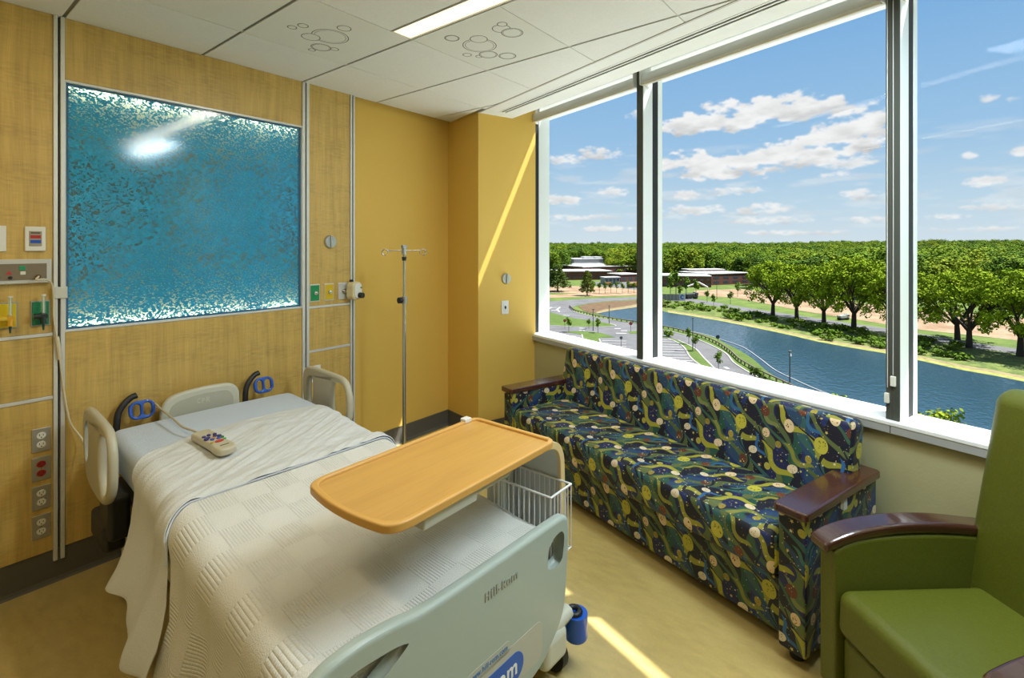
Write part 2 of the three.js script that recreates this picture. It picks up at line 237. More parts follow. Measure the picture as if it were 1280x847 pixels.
// ceiling: 2 ft tiles between recessed bars, a plaster band with a slot diffuser along the window
const ceiling = struct('ceiling', 'suspended ceiling of white mineral tiles');
part(ceiling, 'deck', prism([[LEFTX - 0.2, -3.6], [K1.x + 0.2, -3.6], xz(SN(S0 - 0.2, 2.1)), xz(SN(S0 - 0.2, 2.42)), xz(SN(1.4, 2.42)), [backX, BACKZ + 0.2], [LEFTX - 0.2, BACKZ + 0.2]], 2.74, 2.80), M(0.3, 0.3, 0.28, 0.9));
{
  const clipPoly = (poly, nx, nz, d) => { const out = []; for (let i = 0; i < poly.length; i++) { const a = poly[i], b = poly[(i + 1) % poly.length], da = nx * a[0] + nz * a[1] - d, db = nx * b[0] + nz * b[1] - d; if (da <= 0) out.push(a); if ((da < 0 && db > 0) || (da > 0 && db < 0)) { const t = da / (da - db); out.push([a[0] + t * (b[0] - a[0]), a[1] + t * (b[1] - a[1])]); } } return out; };
  const ST = 0.608, XA = 1.767, ZB = -2.70, xs = [LEFTX, ...[-5, -4, -3, -2, -1, 0, 1, 2, 3].map((k) => XA + k * ST)], zs = [HZ - 0.02, ...[0, 1, 2, 3, 4, 5, 6].map((k) => ZB + k * ST), BACKZ];
  const bubbles = (list) => { const m = tileMat.clone(); m.map = canvasTex(1024, 1024, (c, w) => {
    c.fillStyle = '#f5f5f2'; c.fillRect(0, 0, w, w); const q = rng(5);
    for (let i = 0; i < 9000; i++) { c.fillStyle = q() < 0.5 ? 'rgba(225,225,220,.6)' : 'rgba(252,252,250,.6)'; c.fillRect(q() * w, q() * w, 3, 3); }
    c.strokeStyle = '#6c6a64';
    for (const [x, y, r, two] of list) { c.fillStyle = '#f3f3f0'; c.beginPath(); c.arc(x * w, y * w, r * w, 0, 7); c.fill(); c.lineWidth = w * 0.0075; c.stroke(); if (two) { c.lineWidth = w * 0.004; c.beginPath(); c.arc(x * w, y * w, r * w * 0.86, 0, 7); c.stroke(); } c.lineWidth = w * 0.002; c.beginPath(); c.arc(x * w, y * w, r * w * 0.8, 2.4, 3.4); c.stroke(); }
  }, false); return m; };
  // circle positions run 0..1 across the tile in x and along it from the head wall
  const printed = {
    '6,2': bubbles([[0.20, 0.30, 0.062, 1], [0.47, 0.38, 0.15, 1], [0.36, 0.47, 0.075], [0.56, 0.14, 0.04], [0.66, 0.2, 0.03], [0.68, 0.30, 0.085, 1], [0.82, 0.42, 0.08, 1], [0.32, 0.76, 0.075], [0.44, 0.78, 0.09, 1], [0.26, 0.82, 0.04]]),
    '5,1': bubbles([[0.52, 0.5, 0.15, 1], [0.42, 0.36, 0.075], [0.6, 0.22, 0.085, 1], [0.7, 0.28, 0.035], [0.5, 0.74, 0.055], [0.22, 0.42, 0.035], [0.26, 0.52, 0.04], [0.58, 0.1, 0.03]]),
    '4,1': bubbles([[0.6, 0.62, 0.12, 1], [0.3, 0.3, 0.06], [0.4, 0.24, 0.04]]),
  };
  const lamp0 = 1.630, lampZ0 = ZB + ST, lampZ1 = ZB + 5 * ST;
  for (let i = 0; i < xs.length - 1; i++) for (let j = 0; j < zs.length - 1; j++) {
    const gx = 0.008, gz = 0.003, x0 = xs[i] + gx, z0 = zs[j] + gz, z1 = zs[j + 1] - gz; let x1 = xs[i + 1] - gx;
    if (xs[i + 1] - xs[i] < 0.05 || z1 - z0 < 0.03) continue;
    if (Math.abs(xs[i + 1] - XA) < 0.01 && zs[j] >= lampZ0 - 0.01 && zs[j + 1] <= lampZ1 + 0.01) x1 = lamp0 - 0.004;
    let xa = x0; if (Math.abs(xs[i] - XA) < 0.01 && (Math.abs(zs[j] - (ZB + 4 * ST)) < 0.01 || Math.abs(zs[j] - (ZB + 5 * ST)) < 0.01)) xa = 2.046;
    if (Math.abs(xs[i] + 0.665) < 0.02 && zs[j] < ZB + 3 * ST - 0.01 && zs[j] > ZB - 0.01) x1 = -0.198; 
    let poly = [[xa, z0], [x1, z0], [x1, z1], [xa, z1]];
    poly = clipPoly(poly, WN.x, WN.z, 2.097); if (z0 < -2.8) poly = clipPoly(poly, WN.x, WN.z, 2.06); if (poly.length < 3) continue;
    const g = prism(poly, CEIL, CEIL + 0.016), mat = printed[`${i},${j}`];
    if (mat) { const p = g.attributes.position, uv = g.attributes.uv; for (let k = 0; k < p.count; k++) uv.setXY(k, (p.getX(k) - xs[i]) / ST, 1 - (p.getZ(k) - zs[j]) / ST); }
    part(ceiling, 'tile', g, mat || tileMat);
  }
  const inPlan = (x, z) => clamp((2.09 - WN.x * x) / WN.z, -9, 9);
  for (const x of xs.slice(1)) { const zEnd = Math.min(BACKZ, inPlan(x, 0)); if (zEnd > HZ) part(ceiling, 'grid_bar', bx(x - 0.012, x + 0.012, CEIL + 0.006, CEIL + 0.03, HZ, zEnd), gridMat); }
  for (const z of zs.slice(1, -1)) { const xEnd = (2.09 - WN.z * z) / WN.x; part(ceiling, 'grid_bar', bx(LEFTX, xEnd, CEIL + 0.004, CEIL + 0.028, z - 0.010, z + 0.010), M(0.6, 0.6, 0.57, 0.6)); }
}
const band = new THREE.Group(); band.name = 'soffit_band'; band.rotation.y = winTurn; ceiling.add(band);
part(band, 'edge_trim', bx(S0, SMAX, CEIL - 0.004, CEIL + 0.02, -2.108, -2.094), M(0.55, 0.55, 0.52, 0.6));
part(band, 'plaster', [bx(S0, SMAX, CEIL, CEIL + 0.025, -2.225, -2.112), bx(S0, SMAX, CEIL, CEIL + 0.025, -2.42, -2.305), bx(S0, -3.475, CEIL, CEIL + 0.025, -2.305, -2.225), bx(S0, SMAX, CEIL, 3.02, -2.44, -2.42)], whitePaint);
part(band, 'pocket_top', bx(S0, SMAX, 3.0, 3.04, -2.80, -2.42), whitePaint);
{ // slot diffuser
  const d = thing('slot_diffuser', 'long white ceiling air diffuser with two black slots beside the window', 'air diffuser', [0, CEIL, 0], winTurn);
  part(d, 'rail', bx(-3.475, SMAX, -0.002, 0.03, -2.240, -2.225), whitePaint); part(d, 'rail', bx(-3.475, SMAX, -0.002, 0.03, -2.272, -2.258), whitePaint); part(d, 'rail', bx(-3.475, SMAX, -0.002, 0.03, -2.305, -2.290), whitePaint);
  for (const [a, b] of [[-2.258, -2.240], [-2.290, -2.272]]) part(d, 'slot_blade', bx(-3.475, SMAX, 0.003, 0.012, a, b), darkGap, 'black slot');
}

// ------------------------------------------------------------------ windows: curtain wall mullions, sill, panes
const edges = [[S0 - 0.10, S0 - 0.046], [-2.416, -2.361], [-0.94, -0.885], [SEND, SEND + 0.055]];
{
  const frame = struct('window_frame', 'pale aluminium curtain wall frame with deep mullions'); inWin(frame);
  part(frame, 'jamb_gasket', bx(S0 - 0.10, S0 - 0.046, 0.80, 3.3, -2.762, -2.690), gasket); part(frame, 'jamb', bx(S0 - 0.10, S0 - 0.046, 0.79, 3.3, -2.885, -2.762, 0.002), frameAlu); part(frame, 'corner_cover', bx(S0 - 0.9, S0 - 0.10, 0.3, 3.3, -2.885, -2.69), frameAlu);
  for (const [a, b] of edges.slice(1)) {
    part(frame, 'mullion', bx(a, b, 0.79, 3.3, -2.786, -2.690, 0.003), frameAlu);
    part(frame, 'gasket', bx(a + 0.001, b - 0.001, 0.80, 3.3, -2.842, -2.786), gasket);
    part(frame, 'outer_cap', bx(a - 0.001, b + 0.001, 0.3, 3.3, -2.888, -2.842, 0.003), frameAlu);
  }
  part(frame, 'sill', bx(S0 - 0.05, SEND + 0.055, 0.797, 0.815, -2.835, -2.655, 0.003), M(0.82, 0.83, 0.82, 0.4));
  for (const [a, b] of [[S0, -2.39], [-2.387, -0.915], [-0.912, SEND + 0.05]]) part(frame, 'sill_front', bx(a, b, 0.762, 0.799, -2.69, -2.657, 0.002), M(0.36, 0.37, 0.36, 0.45));
  part(frame, 'transom', bx(S0 - 0.1, SEND + 0.055, 0.79, 0.815, -2.885, -2.835), frameAlu);
  part(frame, 'head_backing', bx(S0 - 0.1, SEND + 0.055, 2.87, 3.3, -2.785, -2.765), whitePaint);
  part(frame, 'head_cap', bx(S0 - 0.1, SEND + 0.055, 3.28, 3.3, -2.885, -2.785), frameAlu);
  for (const [a, b] of edges.slice(1, 3)) part(frame, 'mullion_shaded_face', bx(a + 0.001, b - 0.001, 0.816, 2.95, -2.692, -2.684, 0.002), M(0.05, 0.055, 0.043, 0.7), 'dark strip with the shade of the inner mullion face in its colour');  // dark strip: shade on the room side of the mullions, put into the colour
  part(frame, 'groove', [-2.389, -0.913].flatMap((s) => [bx(s - 0.009, s - 0.006, 0.82, 2.9, -2.6845, -2.6825), bx(s + 0.005, s + 0.007, 0.82, 2.9, -2.6845, -2.6825)]), M(0.08, 0.08, 0.07, 0.6));
  edges.slice(0, -1).forEach(([, a], k) => { const w = struct(`window_${k + 1}`, 'clear window pane'); inWin(w); part(w, 'pane', new THREE.PlaneGeometry(edges[k + 1][0] - a + 0.024, 2.48).translate((a + edges[k + 1][0]) / 2, 2.05, -2.82), glassPane); });
  // outside: the metal sunshade above the windows that keeps the sun off the room but for the gap along the facade
  const shade = thing('sun_shade', 'metal sunshade shelf outside above the windows', 'sunshade', [0, 3.1, 0], winTurn);
  part(shade, 'blade', bx(-6.5, SMAX + 1.5, 0, 0.045, -3.745, -2.984), M(0.6, 0.62, 0.62, 0.4));
  for (const s of [-5.2, -3.75, -2.39, 0.7]) part(shade, 'bracket', bx(s - 0.008, s + 0.008, -0.03, 0.0, -3.6, -2.88), frameAlu);
}
// outside, below the sill: an unseen white roof, added to bounce sunlight up to the ceiling
{ const r = struct('added_bounce_roof', 'added white roof below the windows that bounces sunlight to the ceiling'); inWin(r); part(r, 'membrane', bx(-14, 9, -1.75, -1.5, -10, -2.88), M(0.72, 0.77, 0.78, 0.8)); part(r, 'parapet', bx(-14, 9, -1.5, -1.38, -10, -9.7), M(0.6, 0.6, 0.6, 0.7)); part(r, 'lower_wall', bx(-14, 9, GROUND, -1.75, -9.9, -9.6), M(0.3, 0.2, 0.15, 0.8)); }
// roller blinds rolled up in the pocket
{
  const fabric = MP(0.78, 0.79, 0.77, 0.9, { transmission: 0.45, thickness: 0 }), rollMat = M(0.62, 0.63, 0.60, 0.75);
  const near = ['beside the ochre wing wall', 'over the widest pane', 'over the pane by the recliner'];
  edges.slice(0, -1).forEach(([, a], k) => {
    const b = edges[k + 1][0], r = thing('roller_blind', `rolled-up white roller blind ${near[k]}`, 'roller blind', SN(0, 0, 0).toArray(), winTurn, 'roller blinds'); r.position.y = 2.70;
    part(r, 'roll', new THREE.CylinderGeometry(0.039, 0.039, b - a - 0.012, 28).rotateZ(Math.PI / 2).translate((a + b) / 2, 0.043, -2.70), rollMat);
    part(r, 'hem_bar', bx(a + 0.008, b - 0.008, -0.004, 0.012, -2.672, -2.660, 0.003), M(0.6, 0.55, 0.42, 0.6));
    part(r, 'light_gap_strip', new THREE.PlaneGeometry(b - a, 0.075).translate((a + b) / 2, 0.135, -2.772), fabric, 'translucent white strip over the roll');
    part(r, 'bracket', bx(a, a + 0.006, 0.0, 0.3, -2.75, -2.65), rollMat); part(r, 'bracket', bx(b - 0.006, b, 0.0, 0.3, -2.75, -2.65), rollMat);
    if (k === 1) { // bead chain hanging down the mullion
      const s = -0.92; part(r, 'bead_chain', [tube([[s - 0.012, 0.03, -2.682], [s - 0.013, -1.0, -2.684], [s - 0.012, -1.74, -2.684]], 0.0016, 30, 5), tube([[s + 0.010, 0.03, -2.682], [s + 0.010, -1.0, -2.684], [s + 0.009, -1.68, -2.684]], 0.0016, 30, 5)], M(0.75, 0.75, 0.73, 0.3));
      part(r, 'chain_clip', [bx(s + 0.001, s + 0.021, -1.73, -1.685, -2.69, -2.672, 0.003), bx(s - 0.022, s - 0.004, -1.81, -1.765, -2.69, -2.672, 0.003)], M(0.75, 0.74, 0.66, 0.35));
    }
  });
}

// ------------------------------------------------------------------ lamps
const warm = lin(1, 0.83, 0.52), softWhite = lin(1, 0.92, 0.76);
function troffer(x0, x1, z0, z1, label, power, tint = warm) {
  const t = thing('ceiling_light', label, 'ceiling light', [(x0 + x1) / 2, CEIL, (z0 + z1) / 2]), w = (x1 - x0) / 2, l = (z1 - z0) / 2;
  part(t, 'housing', [bx(-w, -w + 0.006, -0.002, 0.07, -l, l), bx(w - 0.006, w, -0.002, 0.07, -l, l), bx(-w, w, -0.002, 0.07, -l, -l + 0.006), bx(-w, w, -0.002, 0.07, l - 0.006, l), bx(-w, w, 0.07, 0.08, -l, l)], M(0.7, 0.69, 0.66, 0.5));
  part(t, 'lamp_diffuser', bx(-w + 0.006, w - 0.006, 0.003, 0.012, -l + 0.006, l - 0.006), new THREE.MeshStandardMaterial({ color: lin(0.8, 0.8, 0.78), emissive: lin(1, 0.90, 0.60), emissiveIntensity: 1.15, roughness: 0.6 }), 'glowing warm white diffuser');
  const a = new THREE.RectAreaLight(tint, power, 2 * w - 0.02, 2 * l - 0.02); a.position.set(0, -0.003, 0); a.rotation.x = -Math.PI / 2; a.name = 'tube_light'; t.add(a); return t;
}
troffer(1.636, 1.761, -2.092, 0.34, 'long narrow recessed ceiling lamp glowing warm white', 27, softWhite);
troffer(-0.194, -0.069, -2.70, -0.876, 'added narrow ceiling lamp out of view, warming the head wall and bed', 23);  // unseen lamp, added for warm light on the head wall and bed left
troffer(1.80, 2.04, -0.262, 0.942, 'added daylight white fill panel out of view before the foot of the bed', 68, lin(0.76, 0.95, 1.06));  // unseen panel, added to stand in for cool window light on the bed
{ // LED strips inside the light box of the blue panel
  const w = 1.17, put = (y, down) => {
    const t = thing('led_strip', down ? 'light strip along the top edge behind the blue panel' : 'light strip along the bottom edge behind the blue panel', 'light strip', [1.158, y, -3.250]);
    part(t, 'led_profile', bx(-w / 2, w / 2, -0.006, 0.006, -0.012, 0.012), new THREE.MeshStandardMaterial({ color: lin(0.8, 0.8, 0.8), emissive: lin(1, 0.86, 0.6), emissiveIntensity: 1.2 }));
    const a = new THREE.RectAreaLight(lin(1, 0.70, 0.38), 36, w, 0.02); a.position.set(0, down ? -0.008 : 0.008, 0); a.rotation.x = down ? -Math.PI / 2 : Math.PI / 2; a.name = 'led_light'; t.add(a);
  };
  put(2.394, true); put(1.186, false);
}

// ------------------------------------------------------------------ the lit blue panel
{
  const field = (u, v) => {
    const w = fbm(u * 30, v * 30, 3, 30, 30) * 0.025, a = fbm((u + w) * 150, (v - w) * 180, 3, 150, 180), b = vnoise((u + w * 2) * 330, (v + w) * 150, 330, 150), c = vnoise((u - w) * 140, (v + w) * 330, 140, 330), big = fbm(u * 7, v * 7, 3, 7, 7);
    return [0.46 * a + 0.3 * b + 0.3 * c + 0.2 * (big - 0.5), sstep(0.3, 0.7, 0.55 * c + 0.45 * a), big];
  };
  const flakes = tex(1536, 1536, (u, v) => { const [, d, g] = field(u, v), k = 0.85 + 0.4 * (g - 0.5); return [lerp(0.002, 0.010, d) * k, lerp(0.34, 0.54, d) * k, lerp(0.68, 0.92, d) * k]; });
  const holes = tex(1536, 1536, (u, v) => grey(1 - sstep(0.58, 0.615, field(u, v)[0])));
  const t = thing('light_panel', 'large square blue flecked light panel glowing at its top and bottom edges', 'light panel', [1.158, 1.182, HZ]);
  part(t, 'flake_sheet', new THREE.PlaneGeometry(1.198, 1.212).translate(0, 0.61, -0.020), new THREE.MeshStandardMaterial({ map: flakes, alphaMap: holes, alphaTest: 0.5, roughness: 0.7, side: THREE.DoubleSide }), 'turquoise blue flecked sheet with small gaps');
  part(t, 'diffuser_sheet', new THREE.PlaneGeometry(1.198, 1.212).translate(0, 0.61, -0.032), MP(0.50, 0.78, 0.82, 1, { transmission: 0.93, thickness: 0, side: THREE.DoubleSide }), 'pale translucent backing sheet');
  part(t, 'cover', new THREE.PlaneGeometry(1.198, 1.212).translate(0, 0.61, -0.012), MP(1, 1, 1, 0.10, { transmission: 1, thickness: 0, ior: 1.45 }), 'clear glossy cover');
  part(t, 'border', [bx(-0.599, 0.599, 0.006, 0.022, -0.019, -0.014), bx(-0.599, 0.599, 1.198, 1.214, -0.019, -0.014), bx(-0.599, -0.587, 0.022, 1.198, -0.019, -0.014), bx(0.587, 0.599, 0.022, 1.198, -0.019, -0.014)], M(0.004, 0.11, 0.26, 0.4), 'dark blue printed border');
  const e = 0.012; part(t, 'trim', [bx(-0.603, 0.603, 0, e, -0.03, 0.004, 0.002), bx(-0.603, 0.603, 1.22 - e, 1.22, -0.03, 0.004, 0.002), bx(-0.603, -0.603 + 0.004, e, 1.22 - e, -0.03, 0.002), bx(0.603 - 0.004, 0.603, e, 1.22 - e, -0.03, 0.002)], alu);
}

// ------------------------------------------------------------------ fittings on the head wall
const decal = (w, h, x, y, z, mat) => new THREE.PlaneGeometry(w, h).translate(x, y, z);
const flat = (draw, w = 256, h = 256, rough = 0.5) => new THREE.MeshStandardMaterial({ map: canvasTex(w, h, draw, false), roughness: rough });
{
  const sw = thing('switch_plate', 'white light switch plate above the nurse call station', 'switch', [0.318, 1.632, HZ]);
  part(sw, 'plate', bx(-0.037, 0.037, -0.058, 0.058, 0, 0.006, 0.003), whitePlastic); part(sw, 'rocker', bx(-0.016, 0.016, -0.033, 0.033, 0.004, 0.010, 0.002), whitePlastic);

  const cs = thing('alarm_station', 'white wall plate with a red and a blue push label', 'wall station', [0.45, 1.632, HZ]);
  part(cs, 'plate', bx(-0.036, 0.036, -0.057, 0.057, 0, 0.012, 0.004), whitePlastic); part(cs, 'inset', bx(-0.022, 0.022, -0.034, 0.036, 0.008, 0.014, 0.002), M(0.33, 0.30, 0.25, 0.5));
  part(cs, 'slot', bx(-0.016, 0.016, 0.024, 0.031, 0.012, 0.0146), M(0.10, 0.07, 0.05, 0.5));
  part(cs, 'red_label', bx(-0.018, 0.018, 0.002, 0.017, 0.012, 0.0152, 0.001), M(0.42, 0.02, 0.02, 0.45)); part(cs, 'blue_label', bx(-0.018, 0.018, -0.020, -0.005, 0.012, 0.0152, 0.001), M(0.01, 0.08, 0.48, 0.45));

  const nc = thing('nurse_call_station', 'wide light grey nurse call station with brown display face', 'nurse call', [0.345, 1.482, HZ]);
  part(nc, 'body', bx(-0.16, 0.16, -0.056, 0.056, 0, 0.022, 0.005), M(0.55, 0.56, 0.55, 0.45));
  part(nc, 'face_plate', extr(shapeOf([[-0.062, 0.036], [0.142, 0.036], [0.142, -0.038], [-0.018, -0.038]]), 0.003, 0.0008).translate(0, 0, 0.0215), M(0.20, 0.16, 0.11, 0.5));
  part(nc, 'speaker_slot', bx(-0.15, -0.052, -0.034, -0.022, 0.020, 0.0235, 0.001), M(0.12, 0.08, 0.06, 0.5));
  part(nc, 'green_button', bx(0.048, 0.070, 0.006, 0.026, 0.023, 0.027, 0.002), M(0.02, 0.28, 0.13, 0.4)); part(nc, 'white_button', bx(0.052, 0.070, -0.014, 0.001, 0.023, 0.0265, 0.001), M(0.7, 0.69, 0.66, 0.4));
  part(nc, 'warning_label', flatTri(0.003), M(0.5, 0.03, 0.03, 0.5)); function flatTri() { return extr(shapeOf([[0.006, -0.012], [0.026, -0.012], [0.016, 0.006]]), 0.002).translate(0, 0, 0.0238); }
  part(nc, 'jack', new THREE.CylinderGeometry(0.007, 0.007, 0.006, 16).rotateX(Math.PI / 2).translate(0.020, -0.026, 0.026), black);
  part(nc, 'jack', new THREE.CylinderGeometry(0.009, 0.009, 0.014, 16).rotateX(Math.PI / 2).translate(0.112, -0.024, 0.029), M(0.10, 0.05, 0.02, 0.5));
  for (let k = 0; k < 4; k++) part(nc, 'indicator', bx(-0.046 + k * 0.010, -0.040 + k * 0.010, 0.024 - k * 0.016, 0.030 - k * 0.016, 0.023, 0.0255, 0.001), M(0.12, 0.12, 0.11, 0.4));

  const clear = MP(0.9, 0.97, 0.95, 0.05, { transmission: 0.9, thickness: 0 });
  function gasOutlet(x, colr, col, label, knob) {
    const g = thing('gas_outlet', label, 'gas outlet', [x, 1.284, HZ], 0, 'medical gas outlets on the head wall');
    part(g, 'frame', bx(-0.034, 0.034, -0.060, 0.060, 0, 0.006, 0.002), M(0.35, 0.38, 0.36, 0.4, { metalness: 0.4 })); part(g, 'plate', bx(-0.029, 0.029, -0.054, 0.054, 0.004, 0.010, 0.002), M(...colr, 0.42));
    part(g, 'valve', [new THREE.CylinderGeometry(0.015, 0.015, 0.045, 20).rotateX(Math.PI / 2).translate(0.004, -0.010, 0.032), new THREE.CylinderGeometry(0.010, 0.013, 0.03, 16).translate(0.004, -0.028, 0.048)], col);
    part(g, 'knob', new THREE.CylinderGeometry(0.013, 0.013, 0.022, 18).rotateZ(Math.PI / 2).translate(-0.018, -0.010, 0.046), knob);
    const tb = part(g, 'flow_tube', new THREE.CylinderGeometry(0.0085, 0.0085, 0.085, 20, 1, true).translate(0.004, 0.042, 0.048), clear); part(tb, 'cap', new THREE.CylinderGeometry(0.009, 0.009, 0.006, 18).translate(0.004, 0.087, 0.048), whitePlastic);
    part(tb, 'scale_rod', bar([0.004, 0.002, 0.048], [0.004, 0.082, 0.048], 0.003), M(0.7, 0.72, 0.7, 0.5));
    part(g, 'nozzle', new THREE.CylinderGeometry(0.006, 0.003, 0.034, 14).translate(0.004, -0.058, 0.048), M(0.02, 0.06, 0.05, 0.4));
  }
  gasOutlet(0.358, [0.70, 0.52, 0.01], M(0.62, 0.33, 0.02, 0.4), 'yellow medical gas outlet with clear flow meter', M(0.6, 0.42, 0.03, 0.4));
  gasOutlet(0.468, [0.01, 0.20, 0.09], M(0.012, 0.03, 0.025, 0.4), 'green oxygen outlet with clear flow meter', M(0.012, 0.02, 0.02, 0.4));

  const oval = (cx, cy, rx, ry) => { const s = new THREE.Shape(); s.absellipse(cx, cy, rx, ry, 0, Math.PI * 2); return s; };
  function outlet(x, y, z, faceMat, label, turn = 0, group = 'power outlets on the head wall', plateMat = brushed) {
    const o = thing('power_outlet', label, 'power outlet', [x, y, z], turn, group); part(o, 'plate', bx(-0.033, 0.033, -0.055, 0.055, 0, 0.005, 0.002), plateMat);
    for (const dy of [0.021, -0.021]) { const f = part(o, 'socket', extr(oval(0, dy, 0.0165, 0.0155), 0.004, 0.0008).translate(0, 0, 0.003), faceMat); part(f, 'holes', [bx(-0.0075, -0.0055, dy - 0.001, dy + 0.008, 0.0065, 0.0074), bx(0.0055, 0.0075, dy - 0.001, dy + 0.007, 0.0065, 0.0074), new THREE.CylinderGeometry(0.0024, 0.0024, 0.001, 10).rotateX(Math.PI / 2).translate(0, dy - 0.008, 0.007)], black); }
    part(o, 'screw', new THREE.CylinderGeometry(0.003, 0.003, 0.002, 10).rotateX(Math.PI / 2).translate(0, 0, 0.0055), steel); return o;
  }
  const iv = M(0.72, 0.70, 0.62, 0.4), rd = M(0.33, 0.02, 0.02, 0.4);
  outlet(0.471, 0.690, HZ, iv, 'steel outlet plate with white sockets, topmost of four'); outlet(0.471, 0.556, HZ, rd, 'steel outlet plate with red emergency sockets'); outlet(0.471, 0.42, HZ, iv, 'steel outlet plate with white sockets, directly below the red one'); outlet(0.471, 0.284, HZ, iv, 'steel outlet plate with white sockets, lowest of four');
  outlet(1.862, 0.725, HZ, whitePlastic, 'white outlet plate behind the bed side rail', 0, 'power outlets on the head wall', whitePlastic);

  function gasPlate(x, colr, label) {
    const g = thing('gas_outlet', label, 'gas outlet', [x, 1.277, HZ], 0, 'medical gas outlets on the head wall'); part(g, 'frame', bx(-0.036, 0.036, -0.060, 0.060, 0, 0.006, 0.002), alu); part(g, 'plate', bx(-0.032, 0.032, -0.053, 0.053, 0.004, 0.009, 0.002), M(...colr, 0.42));
    part(g, 'socket', [new THREE.CylinderGeometry(0.013, 0.013, 0.014, 20).rotateX(Math.PI / 2).translate(0, 0, 0.015), new THREE.CylinderGeometry(0.006, 0.006, 0.03, 14).rotateX(Math.PI / 2).translate(0.004, 0, 0.02)], steel);
  }
  gasPlate(1.851, [0.01, 0.26, 0.09], 'small green gas outlet plate beside the blue panel'); gasPlate(1.959, [0.66, 0.45, 0.01], 'small yellow gas outlet plate beside the green one'); gasPlate(2.067, [0.55, 0.57, 0.57], 'small grey gas outlet plate behind the suction regulator');
  const rg = thing('suction_regulator', 'cream suction regulator with black knob on the wall', 'regulator', [2.115, 1.275, HZ]);
  part(rg, 'stem', bar([-0.048, -0.004, 0.006], [-0.02, -0.004, 0.055], 0.010), brushed);
  part(rg, 'body', extr(roundRect(-0.048, 0.048, -0.062, 0.066, 0.034), 0.06, 0.008).rotateY(0.25).translate(0.0, 0, 0.032), M(0.66, 0.58, 0.36, 0.4));
  part(rg, 'gauge', extr(roundRect(-0.036, 0.036, -0.05, 0.056, 0.030), 0.012, 0.003).rotateY(0.25).translate(0.016, 0, 0.088), M(0.76, 0.76, 0.72, 0.3));
  part(rg, 'knob', new THREE.CylinderGeometry(0.019, 0.021, 0.03, 24).rotateX(Math.PI / 2).rotateY(0.25).translate(0.033, -0.03, 0.113), black); part(rg, 'green_dot', new THREE.CylinderGeometry(0.006, 0.006, 0.004, 14).rotateX(Math.PI / 2).translate(0.042, 0.024, 0.098), M(0.02, 0.22, 0.1, 0.4)); part(rg, 'valve_tip', bx(-0.02, 0.004, 0.062, 0.082, 0.04, 0.06, 0.004), black);

  const puck = (pos, turn, label) => { const d = thing('wall_stop', label, 'wall knob', pos, turn, 'round metal wall knobs'); part(d, 'disc', new THREE.CylinderGeometry(0.041, 0.047, 0.022, 36).rotateX(Math.PI / 2).translate(0, 0, 0.010), brushed); part(d, 'grip', bx(-0.006, 0.006, -0.041, 0.041, 0.018, 0.032, 0.003), steel); };
  puck([1.965, 1.628, HZ], 0, 'round brushed metal wall knob on the narrow wood panel');
  puck(SN(S0, 2.371, 1.319).toArray(), winTurn + Math.PI / 2, 'round brushed metal wall knob on the ochre wing wall');
  const ws = thing('switch_plate', 'white switch plate below the knob on the wing wall', 'switch', SN(S0, 2.363, 1.073).toArray(), winTurn + Math.PI / 2);
  part(ws, 'plate', bx(-0.036, 0.036, -0.058, 0.058, 0, 0.006, 0.003), whitePlastic); part(ws, 'toggle', bx(-0.005, 0.005, -0.012, 0.012, 0.004, 0.018, 0.002), black);

  const clip = thing('cable_clip', 'translucent white cable clip on the aluminium channel', 'cable clip', [0.535, 1.376, HZ + 0.008]); part(clip, 'band', bx(-0.028, 0.028, -0.028, 0.028, 0, 0.010, 0.004), M(0.60, 0.60, 0.56, 0.4));
  const cord = thing('call_cord', 'thin cream call cord hanging from the nurse call station to the bed', 'cord', [0.457, 1.458, HZ]);
  part(cord, 'cable', tube([[0, 0, 0.036], [-0.012, -0.014, 0.07], [0.012, -0.012, 0.07], [0.042, -0.03, 0.04], [0.054, -0.09, 0.022], [0.056, -0.2, 0.018], [0.072, -0.34, 0.02], [0.085, -0.48, 0.016], [0.103, -0.64, 0.016], [0.118, -0.72, 0.02], [0.155, -0.80, 0.05], [0.165, -0.89, 0.13], [0.155, -0.93, 0.25], [0.150, -0.95, 0.40]], 0.0042, 140, 8), M(0.68, 0.60, 0.44, 0.5));
  part(cord, 'strain_relief', tube([[0.066, -0.29, 0.019], [0.072, -0.34, 0.02], [0.078, -0.40, 0.018]], 0.009, 20, 10), M(0.66, 0.58, 0.43, 0.5));
}

// ------------------------------------------------------------------ the hospital bed (local x across, z from head to foot)
const BED = { pos: [1.15, 0, -3.08], turn: -2.6 * Math.PI / 180 };
const bedTop = (z) => { const k = [[-0.2, 0.695], [0, 0.695], [0.45, 0.690], [0.9, 0.652], [1.4, 0.595], [1.9, 0.560], [2.3, 0.555]]; let i = 0; while (i < k.length - 2 && z > k[i + 1][0]) i++; const t = sstep(k[i][0], k[i + 1][0], z); return lerp(k[i][1], k[i + 1][1], lerp((clamp((z - k[i][0]) / (k[i + 1][0] - k[i][0]))), t, 0.4)); };
const putty = M(0.50, 0.47, 0.36, 0.38), puttyPale = M(0.56, 0.56, 0.47, 0.36), darkFrame = M(0.05, 0.05, 0.05, 0.5), bluePlastic = MP(0.006, 0.085, 0.48, 0.32, { clearcoat: 0.3 });
const font = await new FontLoader().loadAsync('fonts/droid/droid_sans_bold.typeface.json');
